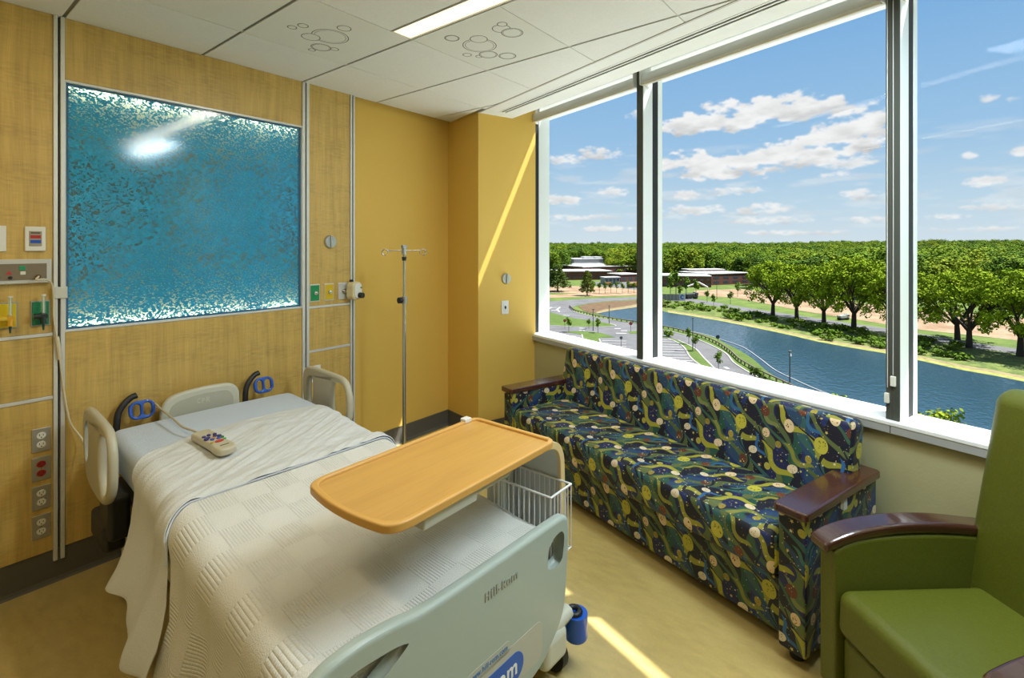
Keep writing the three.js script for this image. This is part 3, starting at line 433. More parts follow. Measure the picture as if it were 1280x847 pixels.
{
  const bed = thing('hospital_bed', 'beige adjustable hospital bed with moulded end boards and side rails', 'bed', BED.pos, BED.turn);
  part(bed, 'deck', [bx(-0.44, 0.44, 0.44, 0.47, 0.06, 1.98, 0.01), bx(-0.40, -0.34, 0.36, 0.44, 0.1, 1.95, 0.01), bx(0.34, 0.40, 0.36, 0.44, 0.1, 1.95, 0.01)], darkFrame);
  part(bed, 'base_frame', [bx(-0.36, -0.30, 0.17, 0.25, 0.2, 1.98, 0.015), bx(0.30, 0.36, 0.17, 0.25, 0.2, 1.98, 0.015), bx(-0.44, 0.44, 0.15, 0.24, 0.2, 0.30, 0.015), bx(-0.44, 0.50, 0.12, 0.22, 1.96, 2.04, 0.02)], puttyPale);
  for (const x of [-0.25, 0.25]) for (const [a, b] of [[0.5, 0.85], [1.7, 1.35]]) part(bed, 'lift_arm', bar([x, 0.24, a], [x, 0.44, b], 0.03), darkFrame);
  for (const [x, z] of [[-0.42, 0.28], [0.42, 0.28], [-0.46, 1.99], [0.53, 1.99]]) {
    const c = part(bed, 'caster', [new THREE.CylinderGeometry(0.062, 0.062, 0.034, 24).rotateZ(Math.PI / 2).translate(x, 0.062, z)], black); part(c, 'fork', [bx(x - 0.024, x + 0.024, 0.085, 0.135, z - 0.045, z + 0.045, 0.012), bar([x, 0.12, z], [x, 0.19, z], 0.018)], puttyPale);
  }
  part(bed, 'corner_arm', [bar([0.40, 0.20, 2.03], [0.56, 0.225, 2.04], 0.032, 0.028), bx(0.38, 0.52, 0.10, 0.22, 1.98, 2.075, 0.03)], puttyPale);
  // foot board
  const outer = smoothShape([[-0.47, 0.16], [-0.485, 0.40], [-0.482, 0.61], [-0.455, 0.655], [-0.36, 0.668], [-0.26, 0.660], [-0.17, 0.645], [0.0, 0.640], [0.25, 0.640], [0.42, 0.640], [0.475, 0.632], [0.496, 0.60], [0.494, 0.48], [0.478, 0.34], [0.452, 0.275], [0.40, 0.225], [0.30, 0.17], [0.0, 0.14]], THREE.Shape, 8);
  outer.holes.push(smoothShape([[-0.435, 0.605], [-0.38, 0.626], [-0.30, 0.622], [-0.235, 0.612], [-0.202, 0.594], [-0.215, 0.572], [-0.28, 0.540], [-0.36, 0.515], [-0.425, 0.535]], THREE.Path, 8));
  outer.holes.push(smoothShape([[0.40, 0.600], [0.450, 0.604], [0.478, 0.575], [0.474, 0.520], [0.456, 0.476], [0.40, 0.466], [0.355, 0.490], [0.358, 0.560]], THREE.Path, 8));
  const fb = part(bed, 'foot_board', extr(outer, 0.040, 0.015, 5).translate(0, 0, 2.051), M(0.38, 0.44, 0.405, 0.34), 'grey-beige moulded foot board with hand holes');
  const zf = 2.0912;
  part(fb, 'emblem', new TextGeometry('Hill-Rom', { font, size: 0.027, depth: 0.003, curveSegments: 4 }).translate(0.055, 0.545, zf - 0.001), M(0.30, 0.32, 0.28, 0.4), 'raised maker lettering');
  part(fb, 'label_plate', extr(roundRect(-0.10, 0.335, 0.215, 0.345, 0.03), 0.002, 0.0006).translate(0, 0, zf - 0.0012), M(0.46, 0.46, 0.40, 0.45));
  part(fb, 'logo_badge', extr(roundRect(-0.06, 0.235, 0.225, 0.315, 0.045), 0.0022, 0.0006).translate(0, 0, zf), M(0.012, 0.10, 0.46, 0.4), 'blue oval badge');
  part(fb, 'logo_text', new TextGeometry('Hill-Rom', { font, size: 0.047, depth: 0.0012, curveSegments: 4 }).scale(0.92, 1, 1).translate(-0.042, 0.247, zf + 0.0018), M(0.8, 0.8, 0.78, 0.5));
  part(fb, 'address_bezel', extr(roundRect(-0.02, 0.172, 0.333, 0.372, 0.018), 0.0016, 0.0005).translate(0, 0, zf - 0.0008), M(0.42, 0.44, 0.38, 0.4));
  part(fb, 'address_text', new TextGeometry('www.hill-rom.com', { font, size: 0.0155, depth: 0.0008, curveSegments: 3 }).scale(0.86, 1, 1).translate(-0.005, 0.347, zf + 0.0006), M(0.02, 0.14, 0.45, 0.5));
  part(fb, 'round_mark', new THREE.CylinderGeometry(0.011, 0.011, 0.003, 20).rotateX(Math.PI / 2).translate(0.335, 0.19, zf - 0.006), M(0.02, 0.22, 0.05, 0.4), 'green dot');
  const bp = part(bed, 'bumper', [new THREE.CylinderGeometry(0.044, 0.044, 0.085, 28).translate(0.592, 0.165, 2.055), new THREE.SphereGeometry(0.044, 28, 12, 0, 7, Math.PI / 2, Math.PI / 2).scale(1, 0.5, 1).translate(0.592, 0.1225, 2.055)], bluePlastic, 'blue corner bumper'); part(bp, 'washer', new THREE.TorusGeometry(0.022, 0.011, 12, 24).rotateX(Math.PI / 2).translate(0.586, 0.212, 2.05), black);
  // head board and push handles
  const hb = new THREE.Shape(); hb.moveTo(-0.235, 0.50); hb.lineTo(-0.225, 0.71); hb.quadraticCurveTo(-0.215, 0.78, -0.15, 0.796); hb.quadraticCurveTo(-0.02, 0.816, 0.10, 0.804); hb.quadraticCurveTo(0.155, 0.796, 0.168, 0.74); hb.lineTo(0.175, 0.50);
  const hbd = part(bed, 'head_board', extr(hb, 0.04, 0.014, 4).translate(0, 0, -0.062), puttyPale, 'pale beige head board');
  { const rim = new THREE.Shape(); rim.moveTo(-0.205, 0.52); rim.lineTo(-0.19, 0.70); rim.quadraticCurveTo(-0.18, 0.748, -0.13, 0.763); rim.quadraticCurveTo(-0.02, 0.782, 0.088, 0.771); rim.quadraticCurveTo(0.122, 0.763, 0.132, 0.72); rim.lineTo(0.138, 0.52); part(hbd, 'face', extr(rim, 0.006, 0.002).translate(0, 0, -0.026), M(0.44, 0.44, 0.36, 0.4)); part(hbd, 'emblem', new TextGeometry('CPR', { font, size: 0.026, depth: 0.003, curveSegments: 3 }).translate(-0.06, 0.725, -0.0212), puttyPale); }
  for (const sx of [-1, 1]) {
    const x = sx < 0 ? -0.352 : 0.262, h = part(bed, 'push_handle', tube([[x - 0.055, 0.50, -0.03], [x - 0.058, 0.68, -0.04], [x - 0.045, 0.76, -0.05], [x + 0.005, 0.815, -0.062], [x + 0.03, 0.822, -0.064]], 0.0155, 40, 12), black, 'black curved push handle');
    const ring = roundRect(x - 0.01, x + 0.105, 0.70, 0.795, 0.04); ring.holes.push(roundRect(x + 0.008, x + 0.040, 0.716, 0.779, 0.016, THREE.Path), roundRect(x + 0.053, x + 0.088, 0.716, 0.779, 0.016, THREE.Path));
    part(h, 'grip', extr(ring, 0.022, 0.006).rotateX(-0.25).translate(0, 0.022, 0.135), bluePlastic, 'blue release grip');
  }
  // head-end side rails
  for (const sx of [-1, 1]) {
    const s = smoothShape([[0.03, 0.70], [0.035, 0.79], [0.075, 0.838], [0.16, 0.850], [0.40, 0.848], [0.51, 0.835], [0.565, 0.78], [0.580, 0.70], [0.565, 0.60], [0.50, 0.53], [0.40, 0.505], [0.20, 0.51], [0.10, 0.545], [0.05, 0.62]], THREE.Shape, 8);
    s.holes.push(smoothShape([[0.068, 0.70], [0.078, 0.775], [0.125, 0.812], [0.175, 0.80], [0.19, 0.72], [0.175, 0.63], [0.12, 0.585], [0.078, 0.62]], THREE.Path, 8), smoothShape([[0.543, 0.70], [0.533, 0.77], [0.48, 0.812], [0.40, 0.808], [0.378, 0.72], [0.39, 0.62], [0.45, 0.555], [0.525, 0.605]], THREE.Path, 8));
    const rail = part(bed, 'side_rail', extr(s, 0.036, 0.0165, 5).rotateY(-Math.PI / 2).translate(sx * 0.535 + 0.018, 0, 0), putty, 'beige moulded side rail');
    part(rail, 'control_pad', bx(sx * 0.535 - 0.006, sx * 0.535 + 0.006, 0.60, 0.79, 0.195, 0.372, 0.004), M(0.40, 0.36, 0.25, 0.45)); const xi = sx * 0.535 - sx * 0.0068;
    part(rail, 'keypad', bx(xi - 0.002, xi + 0.002, 0.66, 0.755, 0.325, 0.375, 0.001), M(0.01, 0.05, 0.30, 0.35), 'blue keypad'); const xo = sx * 0.535 + sx * 0.0068; part(rail, 'keypad', bx(xo - 0.002, xo + 0.002, 0.64, 0.74, 0.21, 0.26, 0.001), M(0.16, 0.18, 0.2, 0.35));
    part(rail, 'hinge', [bx(sx * 0.50 - 0.04, sx * 0.50 + 0.04, 0.36, 0.545, 0.32, 0.50, 0.02), bx(sx * 0.50 - 0.05, sx * 0.50 + 0.03, 0.30, 0.42, 0.20, 0.46, 0.02)], black);
  }
}
// mattress, in a fitted grey sheet
{
  const mat = M(0.55, 0.62, 0.73, 0.85, { bumpMap: sized(tex(512, 512, (u, v) => grey(0.5 + 0.5 * (fbm(u * 5, v * 9, 4, 5, 9) - 0.5) + 0.06 * (vnoise(u * 200, v * 200, 200, 200) - 0.5))), 0.9), bumpScale: 0.008 });
  const m = thing('mattress', 'bed mattress in a pale grey fitted sheet', 'mattress', BED.pos, BED.turn), HWm = 0.455, r = 0.045, Lm = 2.02, th = 0.17;
  const prof = []; { const pushArc = (cx, cy, a0, a1) => { for (let k = 0; k <= 8; k++) { const a = lerp(a0, a1, k / 8); prof.push([cx + r * Math.cos(a), cy + r * Math.sin(a)]); } }; pushArc(-HWm + r, -th + r, Math.PI * 1.5, Math.PI); pushArc(-HWm + r, -r, Math.PI, Math.PI / 2); for (let k = 1; k < 14; k++) prof.push([lerp(-HWm + r, HWm - r, k / 14), 0.006 * Math.sin(Math.PI * k / 14)]); pushArc(HWm - r, -r, Math.PI / 2, 0); pushArc(HWm - r, -th + r, 0, -Math.PI / 2); prof.push(prof[0]); }
  const zs = [0, 0.004, 0.015, 0.03, 0.05]; for (let k = 1; k < 40; k++) zs.push(lerp(0.05, Lm - 0.05, k / 40)); zs.push(Lm - 0.05, Lm - 0.03, Lm - 0.015, Lm - 0.004, Lm);
  const body = gridGeo(prof.length - 1, zs.length - 1, (u, v) => { const p = prof[Math.round(u * (prof.length - 1))], z = zs[Math.round(v * (zs.length - 1))], e = Math.min(z, Lm - z), q = e < 0.05 ? 1 - Math.sqrt(Math.max(0, 1 - ((0.05 - e) / 0.05) ** 2)) : 0; return [p[0] * (1 - q * 0.09), bedTop(z) + (p[1] + th / 2) * (1 - q * 0.4) - th / 2, z + 0.01, p[0], z]; });
  const cap = (v) => { const s = new THREE.Shape(); prof.forEach(([x, y], i) => (i ? s.lineTo(x * 0.91, (y + th / 2) * 0.6 - th / 2) : s.moveTo(x * 0.91, (y + th / 2) * 0.6 - th / 2))); return new THREE.ShapeGeometry(s).translate(0, bedTop(v ? Lm : 0), v ? Lm + 0.01 : 0.01); };
  part(m, 'fitted_sheet', [body, cap(0), cap(1)], mat);
}
// cloth laid over the mattress: arc length u from the left hem to the right hem
function drape({ z0, z1, hemL, hemR, lift, nu, nv, wrinkle, fold, thick, uvScale = 1, flare = 0.3 }) {
  const HWm = 0.462, r = 0.06, arc = r * Math.PI / 2, top = 2 * (HWm - r);
  return gridGeo(nu, nv, (a, b) => {
    const zt = lerp(z0(0.5), z1(0.5), b), L = hemL(zt), R = hemR(zt), tot = L + R + 2 * arc + top; let t = a * tot, x, y, nx, ny, hang = 0; const tt = t;
    if (t < L) { hang = (L - t); x = -HWm; y = -r - hang; nx = -1; ny = 0; } else if ((t -= L) < arc) { const q = Math.PI - t / r; x = -HWm + r + r * Math.cos(q); y = -r + r * Math.sin(q); nx = Math.cos(q); ny = Math.sin(q); } else if ((t -= arc) < top) { x = -HWm + r + t; y = 0; nx = 0; ny = 1; } else if ((t -= top) < arc) { const q = Math.PI / 2 - t / r; x = HWm - r + r * Math.cos(q); y = -r + r * Math.sin(q); nx = Math.cos(q); ny = Math.sin(q); } else { hang = t - arc; x = HWm; y = -r - hang; nx = 1; ny = 0; }
    const side = x < 0 ? -1 : 1, across = (tt - L - arc) / top, z = lerp(z0(across), z1(across), b);
    const w = wrinkle(x, z, across) * (1 - clamp(hang * 3)) + (hang > 0 ? (fold(z, side) * clamp(hang * 3.2) + flare * hang * sstep(0, 0.3, hang)) : 0);
    return [x + nx * (lift + w), bedTop(z) + y + ny * (lift + w) + 0.004, z, (tt - L) * uvScale, z * uvScale];
  }, thick);
}
{
  const linen = sized(tex(512, 512, (u, v) => { const c = vnoise(u * 256, v * 256, 256, 256), w = fbm(u * 4, v * 14, 4, 4, 14); return grey(0.5 + 0.12 * (c - 0.5) + 0.8 * (w - 0.5)); }), 0.55);
  const sheetMat = M(0.64, 0.65, 0.65, 0.88, { bumpMap: linen, bumpScale: 0.006, side: THREE.DoubleSide });
  const sh = thing('top_sheet', 'white crumpled top sheet folded over the blanket edge', 'bed sheet', BED.pos, BED.turn);
  const wr = (x, z, a) => { const q = z * 1.0 + x * 0.55, n1 = fbm(x * 3.0 + 9 + z * 2, q * 15 + 4, 3), n2 = fbm((x + z) * 9 + 3, (z - x * 0.4) * 34 + 7, 3), ridge = 1 - Math.abs(2 * n1 - 1); return 0.014 * (ridge - 0.55) * sstep(0.42, 0.55, z) + 0.009 * (n2 - 0.5); };
  const headEdge = (a) => 0.40 + 0.11 * Math.pow(Math.abs((clamp(a) - 0.62) / 0.62), 2.2) + (a < 0 ? Math.min(0.24, -a * 0.6) : 0) + (a > 1 ? Math.min(0.2, (a - 1) * 0.9) : 0);
  part(sh, 'cloth', drape({ z0: headEdge, z1: (a) => 1.05 + (a < 0 ? Math.min(0.20, -a * 0.5) : 0), hemL: (z) => 0.30 + 0.03 * Math.sin(z * 9), hemR: () => 0.30, lift: 0.012, nu: 190, nv: 120, wrinkle: (x, z, a) => wr(x, z, a) + 0.022 * sstep(0.92, 1.02, z), fold: (z) => 0.022 + 0.020 * Math.sin(z * 17 + 1.2) + 0.007 * Math.sin(z * 41), thick: 0.003 }), sheetMat);
  const seamY = 0.30; part(sh, 'hem_seam', drape({ z0: (a) => 1.046 + (a < 0 ? Math.min(0.20, -a * 0.5) : 0), z1: (a) => 1.051 + (a < 0 ? Math.min(0.20, -a * 0.5) : 0), hemL: () => 0.05, hemR: () => 0.05, lift: 0.0315, nu: 150, nv: 3, wrinkle: (x, z) => 0.004 * (fbm(x * 8, z * 30, 2) - 0.5), fold: (z) => 0.025 + 0.020 * Math.sin(z * 17 + 1.2) + 0.007 * Math.sin(z * 41), thick: 0.006 }), M(0.60, 0.63, 0.69, 0.88), 'thin blue-grey piping');
  // thermal blanket: checker of waffle and plain squares
  const N = 512, waffle = tex(N, N, (u, v) => {
    const cu = Math.floor(u * 2), cv = Math.floor(v * 2), wav = (cu + cv) % 2 === 0, line = Math.pow(Math.abs(Math.sin(u * Math.PI * 24)), 0.6), bead = Math.pow(Math.abs(Math.sin(v * Math.PI * 24)), 0.5), knit = vnoise(u * 128, v * 128, 128, 128);
    return grey(wav ? 0.15 + 0.6 * line * (0.45 + 0.55 * bead) + 0.1 * knit : 0.52 + 0.22 * knit + 0.12 * Math.abs(Math.sin(v * Math.PI * 40)));
  }); waffle.repeat.set(1 / 0.23, 1 / 0.23);
  const bl = thing('blanket', 'off-white waffle weave thermal blanket over the foot of the bed', 'blanket', BED.pos, BED.turn);
  const blk = M(0.70, 0.69, 0.65, 0.92, { bumpMap: waffle, bumpScale: 0.0046, side: THREE.DoubleSide });
  const bw = (x, z, a) => 0.010 * (fbm(x * 3 + 20, z * 3 + 2, 3) - 0.5) + 0.012 * sstep(1.7, 1.95, z) * Math.sin(x * 9);
  part(bl, 'cloth', drape({ z0: (a) => 1.045 + (a < 0 ? Math.min(0.18, -a * 0.55) : 0), z1: () => 2.035, hemL: (z) => 0.37 + 0.03 * Math.sin(z * 5), hemR: () => 0.30, lift: 0.024, nu: 170, nv: 110, flare: 0.17, wrinkle: bw, fold: (z) => 0.026 * Math.sin(z * 15 + 1.4) + 0.018 * Math.sin(z * 33 + 0.6), thick: 0.007 }), blk);
  part(bl, 'foot_fold', gridGeo(60, 16, (a, b) => { const x = lerp(-0.47, 0.47, a), y = lerp(0.585, 0.30, b); return [x, y - 0.02 * Math.pow(Math.abs(a * 2 - 1), 6), 2.034 + 0.006 * Math.sin(x * 21) * b, x, y]; }, 0.006), blk);
}
// hand control lying on the sheet
{
  const y = bedTop(0.62) + 0.022, p = V(0, 0, 0); const c = Math.cos(BED.turn), s = Math.sin(BED.turn), lx = -0.19, lz = 0.645; p.set(BED.pos[0] + lx * c + lz * s, y, BED.pos[2] - lx * s + lz * c);
  const r = thing('hand_control', 'beige bed and call hand control with purple buttons on the sheet', 'remote control', [p.x, p.y, p.z], 0.07); r.rotation.x = 0.06; r.scale.setScalar(1.15);
  const bodyS = smoothShape([[-0.036, -0.09], [-0.033, -0.115], [0, -0.122], [0.033, -0.115], [0.036, -0.09], [0.034, 0.03], [0.038, 0.075], [0.03, 0.108], [0, 0.118], [-0.03, 0.108], [-0.038, 0.075], [-0.034, 0.03]], THREE.Shape, 6);
  part(r, 'shell', extr(bodyS, 0.030, 0.010, 4).rotateX(Math.PI / 2).translate(0, 0.034, 0), M(0.52, 0.47, 0.34, 0.45));
  const btn = (x, z, w, l, m) => part(r, 'button', new THREE.CylinderGeometry(0.5, 0.55, 1, 18).scale(w, 0.004, l).translate(x, 0.0355, z), m), pur = M(0.03, 0.02, 0.16, 0.4), bluB = M(0.06, 0.09, 0.42, 0.4);
  for (const [x, z, w, l] of [[-0.02, -0.04, 0.013, 0.016], [0, -0.045, 0.013, 0.016], [0.02, -0.04, 0.013, 0.016], [-0.024, -0.012, 0.016, 0.02], [0.024, -0.012, 0.016, 0.02], [-0.012, -0.022, 0.013, 0.016], [0.012, -0.022, 0.013, 0.016]]) btn(x, z, w, l, pur);
  btn(-0.010, 0.004, 0.014, 0.016, bluB); btn(0.012, 0.008, 0.014, 0.014, bluB); btn(0, -0.006, 0.014, 0.014, M(0.55, 0.25, 0.04, 0.4)); btn(0.026, 0.006, 0.013, 0.016, M(0.03, 0.2, 0.06, 0.4)); btn(0.002, 0.036, 0.03, 0.017, M(0.5, 0.05, 0.03, 0.4)); btn(-0.024, 0.034, 0.012, 0.010, M(0.5, 0.35, 0.04, 0.4)); btn(0.026, 0.028, 0.010, 0.008, M(0.08, 0.4, 0.08, 0.4));
  part(r, 'speaker_slit', bx(-0.016, 0.016, 0.0335, 0.0352, 0.078, 0.081), darkGap);
  const y0 = 0.010; part(r, 'cable', tube([[0, y0 + 0.004, -0.118], [0.004, y0 + 0.006, -0.16], [-0.012, y0 + 0.010, -0.24], [-0.004, y0 + 0.010, -0.33], [0.004, y0 + 0.010, -0.42], [0.012, y0 + 0.010, -0.52], [0.022, y0 + 0.006, -0.62], [0.024, y0 - 0.04, -0.655]], 0.0046, 60, 8), M(0.50, 0.44, 0.32, 0.5)); part(r, 'strain_relief', bar([0, y0 + 0.004, -0.108], [0.008, y0 + 0.004, -0.155], 0.009, 0.006), M(0.50, 0.44, 0.32, 0.5));
}

// ------------------------------------------------------------------ overbed table
{
  const honey = MP(0.66, 0.375, 0.10, 0.34, { map: tableTex, clearcoat: 0.3, clearcoatRoughness: 0.3 }), edgeM = MP(0.62, 0.34, 0.085, 0.4, { clearcoat: 0.2 }), grey1 = M(0.50, 0.50, 0.44, 0.45), inner = M(0.56, 0.60, 0.60, 0.5), band = M(0.66, 0.50, 0.24, 0.45), wire = M(0.78, 0.78, 0.77, 0.35);
  const t = thing('overbed_table', 'honey wood overbed table reaching across the bed on a curved stand', 'table', [1.17, 0, -1.238]);
  // plan (x, z): bowed left end, rounded corners
  const plan = (d) => { const s = new THREE.Shape(); s.moveTo(-0.30, -0.207 + d); s.lineTo(0.345 - d * 0.3, -0.207 + d); s.quadraticCurveTo(0.395 - d, -0.207 + d, 0.395 - d, -0.165); s.lineTo(0.395 - d, 0.165); s.quadraticCurveTo(0.395 - d, 0.207 - d, 0.345 - d * 0.3, 0.207 - d); s.lineTo(-0.29, 0.207 - d); s.quadraticCurveTo(-0.355 + d, 0.205 - d, -0.368 + d, 0.165 - d); s.quadraticCurveTo(-0.405 + d, 0, -0.372 + d, -0.160 + d); s.quadraticCurveTo(-0.362 + d, -0.205 + d, -0.30, -0.207 + d); return s; };
  const rim = plan(0); rim.holes.push(new THREE.Path(plan(0.019).getPoints(12)));
  const flatY = (g, y) => g.rotateX(Math.PI / 2).translate(0, y, 0);
  const top = part(t, 'top', uvm(flatY(extr(plan(0.012), 0.016, 0.002, 2, 14), 0.872)), honey, 'honey maple table top');
  part(top, 'rim', flatY(extr(rim, 0.026, 0.006, 4, 14), 0.882), edgeM);
  part(t, 'drawer_box', [bx(-0.24, -0.02, 0.812, 0.856, -0.15, 0.188, 0.008), bx(-0.03, 0.16, 0.822, 0.856, -0.12, 0.176, 0.008)], grey1);
  part(t, 'support_beam', bx(-0.1, 0.44, 0.835, 0.858, -0.10, 0.10, 0.006), M(0.45, 0.43, 0.34, 0.45));
  part(t, 'corner_clip', bx(0.315, 0.352, 0.874, 0.892, -0.216, -0.186, 0.004), M(0.72, 0.72, 0.70, 0.3), 'white clip on the table edge');
  // curved stand: from under the top, bending down to the floor
  const pts = [[0.30, 0.856], [0.36, 0.856], [0.42, 0.850], [0.462, 0.828], [0.486, 0.79], [0.494, 0.74], [0.494, 0.10]], cur = new THREE.CatmullRomCurve3(pts.map(([x, y]) => V(x, y, 0)), false, 'centripetal').getPoints(48), th = 0.016, inP = cur.map((p, i) => { const a = cur[Math.max(0, i - 1)], b = cur[Math.min(48, i + 1)], d = b.clone().sub(a).normalize(); return [p.x + d.y * th, p.y - d.x * th]; });
  const prof = shapeOf([...cur.map((p) => [p.x, p.y]), ...inP.reverse()]);
  part(t, 'curved_panel', extr(prof, 0.346, 0).translate(0, 0, -0.186), inner, 'pale grey curved side panel');
  const lip = cur.map((p) => [p.x, p.y]); const lipIn = cur.map((p, i) => { const a = cur[Math.max(0, i - 1)], b = cur[Math.min(48, i + 1)], d = b.clone().sub(a).normalize(); return [p.x + d.y * 0.022, p.y - d.x * 0.022]; });
  const lo = cur.map((p, i) => { const a = cur[Math.max(0, i - 1)], b = cur[Math.min(48, i + 1)], d = b.clone().sub(a).normalize(); return [p.x - d.y * 0.006, p.y + d.x * 0.006]; });
  const lipS = shapeOf([...lo, ...lipIn.reverse()]); part(t, 'edge_band', [extr(lipS, 0.016, 0.003).translate(0, 0, 0.158), extr(lipS, 0.016, 0.003).translate(0, 0, -0.20)], band, 'cream edge band');
  part(t, 'column', bx(0.40, 0.474, 0.12, 0.84, -0.15, -0.06, 0.012), inner); part(t, 'knob', [new THREE.CylinderGeometry(0.019, 0.019, 0.024, 8).rotateZ(Math.PI / 2).translate(0.388, 0.74, -0.095)], black, 'black clamp knob');
  part(t, 'base', [bx(0.36, 0.52, 0.055, 0.105, -0.20, 0.18, 0.02), bx(-0.20, 0.40, 0.055, 0.09, -0.19, -0.13, 0.015), bx(-0.20, 0.40, 0.055, 0.09, 0.09, 0.15, 0.015)], grey1);
  for (const [x, z] of [[-0.16, -0.16], [-0.16, 0.12], [0.46, -0.17], [0.46, 0.15]]) part(t, 'caster', new THREE.CylinderGeometry(0.028, 0.028, 0.022, 16).rotateZ(Math.PI / 2).translate(x, 0.028, z), black);
  // wire basket on the stand
  const bk = thing('wire_basket', 'white wire basket hanging on the stand of the overbed table', 'basket', [1.582, 0.45, -1.148]); const X0 = -0.075, X1 = 0.062, Z0 = -0.14, Z1 = 0.128, H = 0.24;
  const ring = (y, r) => { const q = 0.012, c = [[X0, Z0], [X1, Z0], [X1, Z1], [X0, Z1]]; const P = new THREE.CurvePath(), v = c.map(([x, z]) => V(x, y, z)); return mergeGeometries(v.map((a, i) => bar(a, v[(i + 1) % 4], r, r, 8).toNonIndexed()).concat(v.map((a) => new THREE.SphereGeometry(r, 8, 6).translate(a.x, a.y, a.z).toNonIndexed()))); };
  part(bk, 'top_ring', ring(H, 0.0042), wire); part(bk, 'bottom_ring', ring(0, 0.003), wire);
  for (let k = 0; k <= 11; k++) { const z = lerp(Z0, Z1, k / 11); part(bk, 'wire', [bar([X0, H, z], [X0, 0, z], 0.0022), bar([X0, 0, z], [X1, 0, z], 0.0022), bar([X1, 0, z], [X1, H, z], 0.0022)], wire); }
  for (let k = 1; k < 6; k++) { const x = lerp(X0, X1, k / 6); part(bk, 'wire', [bar([x, H, Z0], [x, 0, Z0], 0.0022), bar([x, 0, Z1], [x, H, Z1], 0.0022)], wire); }
  part(bk, 'hook', [bar([X1, H, -0.06], [X1 + 0.018, H, -0.06], 0.004), bar([X1, H, -0.02], [X1 + 0.018, H, -0.02], 0.004)], wire);
}
// ------------------------------------------------------------------ drip stand
{
  const t = thing('iv_pole', 'chrome drip stand with two looped hooks beside the bed', 'drip stand', [2.217, 0, -2.70]);
  part(t, 'lower_tube', bar([0, 0.09, 0], [0, 1.235, 0], 0.0125, 0.0125, 20), steel); part(t, 'upper_tube', bar([0, 1.2, 0], [0, 1.555, 0], 0.0095, 0.0095, 20), steel);
  part(t, 'collar', [new THREE.CylinderGeometry(0.019, 0.019, 0.05, 20).translate(0.004, 1.232, 0)], brushed); part(t, 'clamp_knob', [new THREE.CylinderGeometry(0.021, 0.021, 0.02, 10).rotateZ(Math.PI / 2).translate(-0.036, 1.232, 0), new THREE.SphereGeometry(0.014, 12, 8).translate(-0.02, 1.232, 0)], black, 'black clamp knob');
  part(t, 'head', [new THREE.CylinderGeometry(0.016, 0.018, 0.05, 20).translate(0, 1.565, 0), bx(-0.020, 0.020, 1.585, 1.605, -0.012, 0.012, 0.004)], brushed); part(t, 'neck_ring', new THREE.CylinderGeometry(0.017, 0.014, 0.025, 16).translate(0, 1.512, 0), black);
  for (const sx of [-1, 1]) { const c = Math.cos(0.68), s = -Math.sin(0.68), P = (d, y) => [sx * d * c, y, -sx * d * s]; const h = part(t, 'hook', [bar(P(0.01, 1.568), P(0.105, 1.568), 0.0042), tube(Array.from({ length: 12 }, (_, k) => { const a = -0.5 + k / 11 * 5.4; return P(0.125 - 0.02 * Math.cos(a) * 1, 1.556 + 0.02 * Math.sin(a)); }), 0.0042, 44, 8)], steel); }
  part(t, 'hub', new THREE.CylinderGeometry(0.03, 0.04, 0.06, 20).translate(0, 0.10, 0), darkFrame);
  for (let k = 0; k < 5; k++) { const a = k / 5 * Math.PI * 2 + 0.3, x = Math.cos(a), z = Math.sin(a); const l = part(t, 'leg', bar([0, 0.10, 0], [x * 0.25, 0.065, z * 0.25], 0.014, 0.011), steel); part(l, 'caster', new THREE.CylinderGeometry(0.028, 0.028, 0.02, 16).rotateX(Math.PI / 2).rotateY(a).translate(x * 0.25, 0.028, z * 0.25), black); }
}
